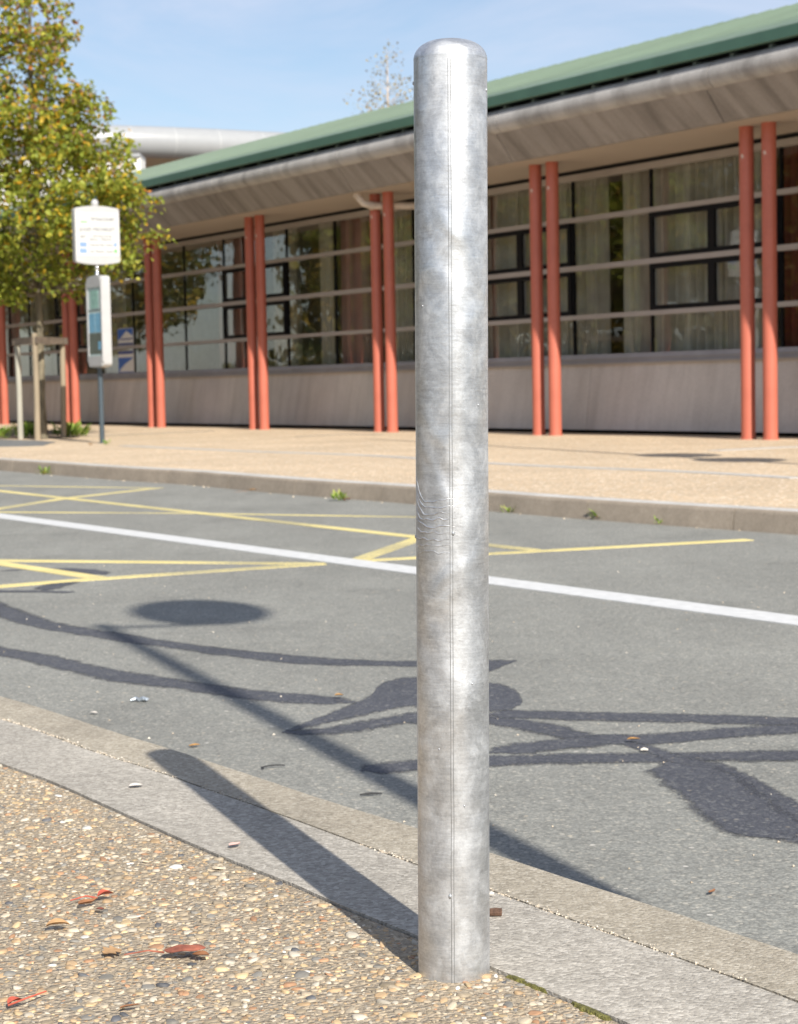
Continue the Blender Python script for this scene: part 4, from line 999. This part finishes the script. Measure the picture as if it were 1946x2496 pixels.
# ------------------------------------------------------------------ fallen leaves and litter
def leaf_obj(px, L, W, yaw, mat, label, curl=.6, lobes=0, lift=.012, stem=0, z=PZ+.004, name='fallen_leaf', fold=.3, seed=0, cat='leaf', stemcol=None, group='fallen leaves'):
    near = z > .05; p = gz(*px, PZ if near else 0); p.z = z; L *= .76 if near else .68; W *= .76 if near else .68; lift *= .8; o = empty(name, p, label, cat, group, yaw); nx, ny = 22, 10; V, Fc = [], []
    for i in range(nx+1):
        t = i/nx; w = W*.5*math.sin(math.pi*t**.8)**.75
        if lobes: w *= 1+.38*math.cos(2*math.pi*lobes*t)
        for j in range(ny+1):
            s = j/ny*2-1; x = (t-.5)*L; y = s*w
            zz = lift*(1-((t-.5)*2)**2*.5)+curl*L*.35*((t-.5)*2)**2*(1 if t > .5 else .5) + fold*abs(s)*w + .05*L*mnoise.noise(Vector((x*60, y*60, seed)))
            V.append((x, y, max(.0005, zz)))
    w = ny+1; n = len(V)
    V += [(a, b, c-.0006) for a, b, c in V]
    for i in range(nx):
        for j in range(ny): k = i*w+j; Fc += [[k,k+1,k+w+1,k+w],[n+k,n+k+w,n+k+w+1,n+k+1]]
    raw_mesh('blade', np.array(V), Fc, MT[mat], o, True)
    if stem:
        m = MB(); m.tube([(-L*.5,0,lift*.4),(-L*.5-stem*.4,stem*.15,.006),(-L*.5-stem,stem*.05,.004)], [.0012,.001,.0008], 6); m.build('stem', MT[stemcol or mat], o, smooth=True)
    return o
leaf_obj((452,2338),.062,.036,.10,'dry_red','large curled red brown leaf casting a dark shadow left of the bollard',curl=.15,lift=.016,stem=.045,fold=-.25,seed=2)
leaf_obj((490,2345),.03,.018,-.5,'dry_brown','small torn brown leaf touching the large curled leaf',curl=.4,lift=.006,seed=3)
leaf_obj((275,2331),.030,.034,.6,'dry_tan','pale tan lobed leaf lying flat in the lower left',curl=.05,lobes=3,lift=.004,fold=.05,seed=4)
leaf_obj((142,2272),.038,.022,.15,'dry_tan','tan folded leaf with a dark stalk, left of centre on the pebbles',curl=.12,lift=.008,seed=5,fold=.5)
leaf_obj((258,2198),.028,.020,.5,'bright_red','bright red crumpled leaf on the pebbles',curl=.3,lift=.008,stem=.035,seed=6,fold=.6)
leaf_obj((215,2215),.036,.016,.7,'dry_brown','dark brown curled leaf beside the bright red leaf',curl=.7,lift=.004,seed=7,fold=.6)
leaf_obj((245,2228),.018,.010,-.6,'dry_red','small brown scrap below the bright red leaf',curl=.5,lift=.003,seed=8)
leaf_obj((38,2458),.026,.014,.9,'bright_red','narrow red leaf with a long curved stalk in the bottom left corner',curl=.2,lift=.006,stem=-.05,seed=9,fold=.6)
leaf_obj((318,2466),.030,.008,.5,'dry_brown','thin brown twig like leaf near the bottom edge',curl=.1,lift=.003,seed=10)
leaf_obj((332,1924),.030,.020,.3,'petal','white petal on the granite border',curl=.3,lift=.003,seed=11)
leaf_obj((573,2071),.026,.016,.8,'petal_pink','pinkish petal on the granite border, near the bollard shadow',curl=.6,lift=.004,seed=12)
leaf_obj((475,1822),.036,.018,.2,'orange_leaf','orange yellow leaf on the asphalt by the channel strip',curl=.2,lift=.004,z=.002,seed=13)
leaf_obj((827,1703),.032,.026,.1,'orange_leaf','orange leaf lying on the dark tar band',curl=.2,lift=.004,z=.006,seed=14)
leaf_obj((1545,1812),.040,.024,.1,'orange_leaf','orange leaf at the crossing of the tar bands',curl=.2,lift=.005,z=.006,seed=15)
leaf_obj((229,1742),.034,.016,-.4,'petal','pale scrap of leaf on the asphalt at left',curl=.2,lift=.004,z=.002,seed=16)
leaf_obj((616,1200),.11,.05,.1,'orange_leaf','orange leaf with dark stalks against the far kerb',curl=.5,lift=.02,z=.002,stem=.09,seed=17,stemcol='dry_brown')
leaf_obj((1736,2180),.03,.010,1.0,'dry_brown','small brown twig on the asphalt at right',curl=.5,lift=.003,z=.002,seed=18)
leaf_obj((1060,2396),.03,.018,.1,'dry_tan','ochre leaf scrap in front of the bollard',curl=.05,lift=.004,seed=19) if False else None
def junk(px, name, label, cat, mat, parts, z=PZ+.004, k=1):
    p = gz(*px, PZ if z > .05 else 0); p.z = z; o = empty(name, p, label, cat); m = MB()
    for pts, rad in parts: m.tube([Vector(q)*k for q in pts], [r*k for r in (rad if hasattr(rad, '__len__') else [rad]*len(pts))], 8)
    b = m.build('body', MT[mat], o, smooth=True); return o
junk((660,1873),'twig','black hooked twig on the asphalt beside the lamp shadow','twig','black_twig',[([(.045,.012,.004),(.015,.008,.006),(-.015,0,.004),(-.028,-.015,.003),(-.02,-.032,.003)],.0024)],.002,.62)
junk((904,1941),'twig','short straight black twig on the asphalt left of the bollard','twig','black_twig',[([(-.028,-.004,.003),(.0,.001,.005),(.030,.006,.003)],[.002,.0035,.002])],.002,.7)
junk((341,1711),'crumpled_foil','crumpled grey foil scrap on the asphalt','litter','foil',[([(-.05,0,.005),(-.02,.012,.012),(.0,-.008,.008)],[.006,.012,.008]),([(-.005,.01,.006),(.02,-.01,.016),(.045,.012,.008)],[.008,.012,.005]),([(.02,.02,.004),(.04,-.02,.012)],[.01,.006])],.002,.45)
junk((1570,1834),'paper_scrap','small white scrap at the crossing of the tar bands','litter','petal',[([(-.02,0,.004),(.0,.006,.008),(.025,.0,.004)],[.006,.010,.006])],.004,.34)
junk((1207,2240),'wood_chip','brown wood chip on the granite border right of the bollard','wood chip','bark_chip',[([(-.011,0,.006),(.0,.001,.0065),(.012,.001,.006)],[.0065,.0072,.0068])],PZ+.004,.7)
junk((1198,2192),'stone_chip','white stone chip on the granite border right of the bollard','stone chip','petal',[([(-.004,0,.003),(.0,.001,.004),(.004,.001,.003)],[.002,.004,.002])],PZ+.004,.86)

# ------------------------------------------------------------------ far white building with a rounded roof rim
def at_depth(x, y, Y): 
    d = rt*((x-973)/F_PX) - up*((y-1248)/F_PX) + fw; t = Y/d.y; return Vector((d.x*t, Y, CAM_H+d.z*t))
fb_ = empty('white_building', at_depth(200,900,72)*1.0, 'far white building with rounded silver roof rim behind the young tree', 'building')
fb_.location.z = 0; O = Vector(fb_.location)
rim = []
for i in range(41):
    t = i/40; x = -420+t*1400; yy = 339+ (x-340)*.0 
    Y = 74 + 3.3*(max(0, x-180)/500)**1.4
    c = at_depth(x, 338, Y); rim.append(Vector((c.x, Y, 0)))
zr = at_depth(340,340,74).z
m = MB(); m.tube([p+Z*(zr)-O for p in rim], .62, 24); m.build('roof_rim', MT['white_metal'], fb_, smooth=True)
m = MB(); m.strip([p+Vector((0,.1,zr-.5))-O for p in rim], [p+Vector((0,5,zr-.75))-O for p in rim], .12); m.build('soffit', MT['beige_wall'], fb_)
m = MB()
for a in range(2, 39, 6): p = rim[a]; m.tube([p+Z*(zr-.62)-O, p+Z*(zr+.0)-O], .628, 24) if False else None
m.strip([p+Vector((0,4.9,zr-.66))-O for p in rim], [p+Vector((0,5.2,zr-.66))-O for p in rim], zr-.66); m.build('wall', MT['dark'], fb_)
for k in (6, 12, 18, 22, 24, 28, 33):
    p = rim[k]; m = MB(); m.tube([p+Vector((0,3,0))-O, p+Vector((0,3,zr-.6))-O], .16, 12); m.build('column', MT['red'], fb_, smooth=True)
for k in range(3, 40, 3):
    p = rim[k]; d = (rim[k+1]-rim[k-1]).normalized() if k < 40 else Vector((1,0,0)); m = MB(); m.tube([p+Z*zr-d*.015-O, p+Z*zr+d*.015-O], .624, 24); m.build('rim_joint', MT['case_grey'], fb_, smooth=True)
m = MB(); m.tube([at_depth(x, y, 79)-Vector(fb_.location) for x, y in ((505,319.5),(540,319.0),(580,320.3),(630,324),(690,331.5))], [.02,.045,.06,.06,.03], 8); m.build('roof_edge', MT['lamp_pole'], fb_, smooth=True)
# low white block in front of it
wb = empty('white_annex', Vector((0,62,0)), 'low white flat roofed block seen through the young tree', 'building'); O = Vector((0,62,0))
a, b = at_depth(-400,396,62), at_depth(343,394,62); m = MB()
m.box((a.x, 0, 0),(b.x, 1.2, a.z-.02)); m.build('wall', MT['white_wall'], wb); m = MB(); m.box((a.x-.05,-.08,a.z-.016),(b.x-.002,1.3,a.z+.1)); m.build('parapet', MT['white_metal'], wb)

# ------------------------------------------------------------------ light
w = bpy.data.worlds.new('World'); sc.world = w; w.use_nodes = True; nt = w.node_tree; nt.nodes.clear(); t = NT(nt)
out = t.n('ShaderNodeOutputWorld'); bg = t.n('ShaderNodeBackground'); sky = t.n('ShaderNodeTexSky', sky_type='NISHITA')
sky.sun_disc = False; sky.sun_elevation = SUN_EL; sky.sun_rotation = math.atan2(SUN_AZ.x, SUN_AZ.y); sky.altitude = 100
sky.air_density = 1.0; sky.dust_density = .6; sky.ozone_density = 2.0
v = t.coord((1,1,3.2), (0,0,.4), 'Generated'); cl = t.noise(v, 3.2, 6, .6, .6)
cc_ = t.mix(t.gray(cl.outputs[0], [(.40,.14),(.68,.78)]), sky.outputs[0], (5.9,6.3,7.6))
t.l(cc_, bg.inputs[0]); bg.inputs[1].default_value = .085; t.l(bg.outputs[0], out.inputs[0])
sl = bpy.data.lights.new('sun', 'SUN'); sl.energy = 4.8; sl.angle = R(.53); sl.color = (1, .955, .87)
so_ = bpy.data.objects.new('sun', sl); COL.objects.link(so_)
sd_ = Vector((SUN_AZ.x*math.cos(SUN_EL), SUN_AZ.y*math.cos(SUN_EL), math.sin(SUN_EL)))
so_.rotation_euler = sd_.to_track_quat('Z', 'Y').to_euler(); so_.location = sd_*30
sc.view_settings.view_transform = 'Standard'; sc.view_settings.look = 'None'; sc.view_settings.gamma = 1; sc.view_settings.use_curve_mapping = False
sc.view_settings.exposure = .58
sc.cycles.max_bounces = 8; sc.cycles.transparent_max_bounces = 12
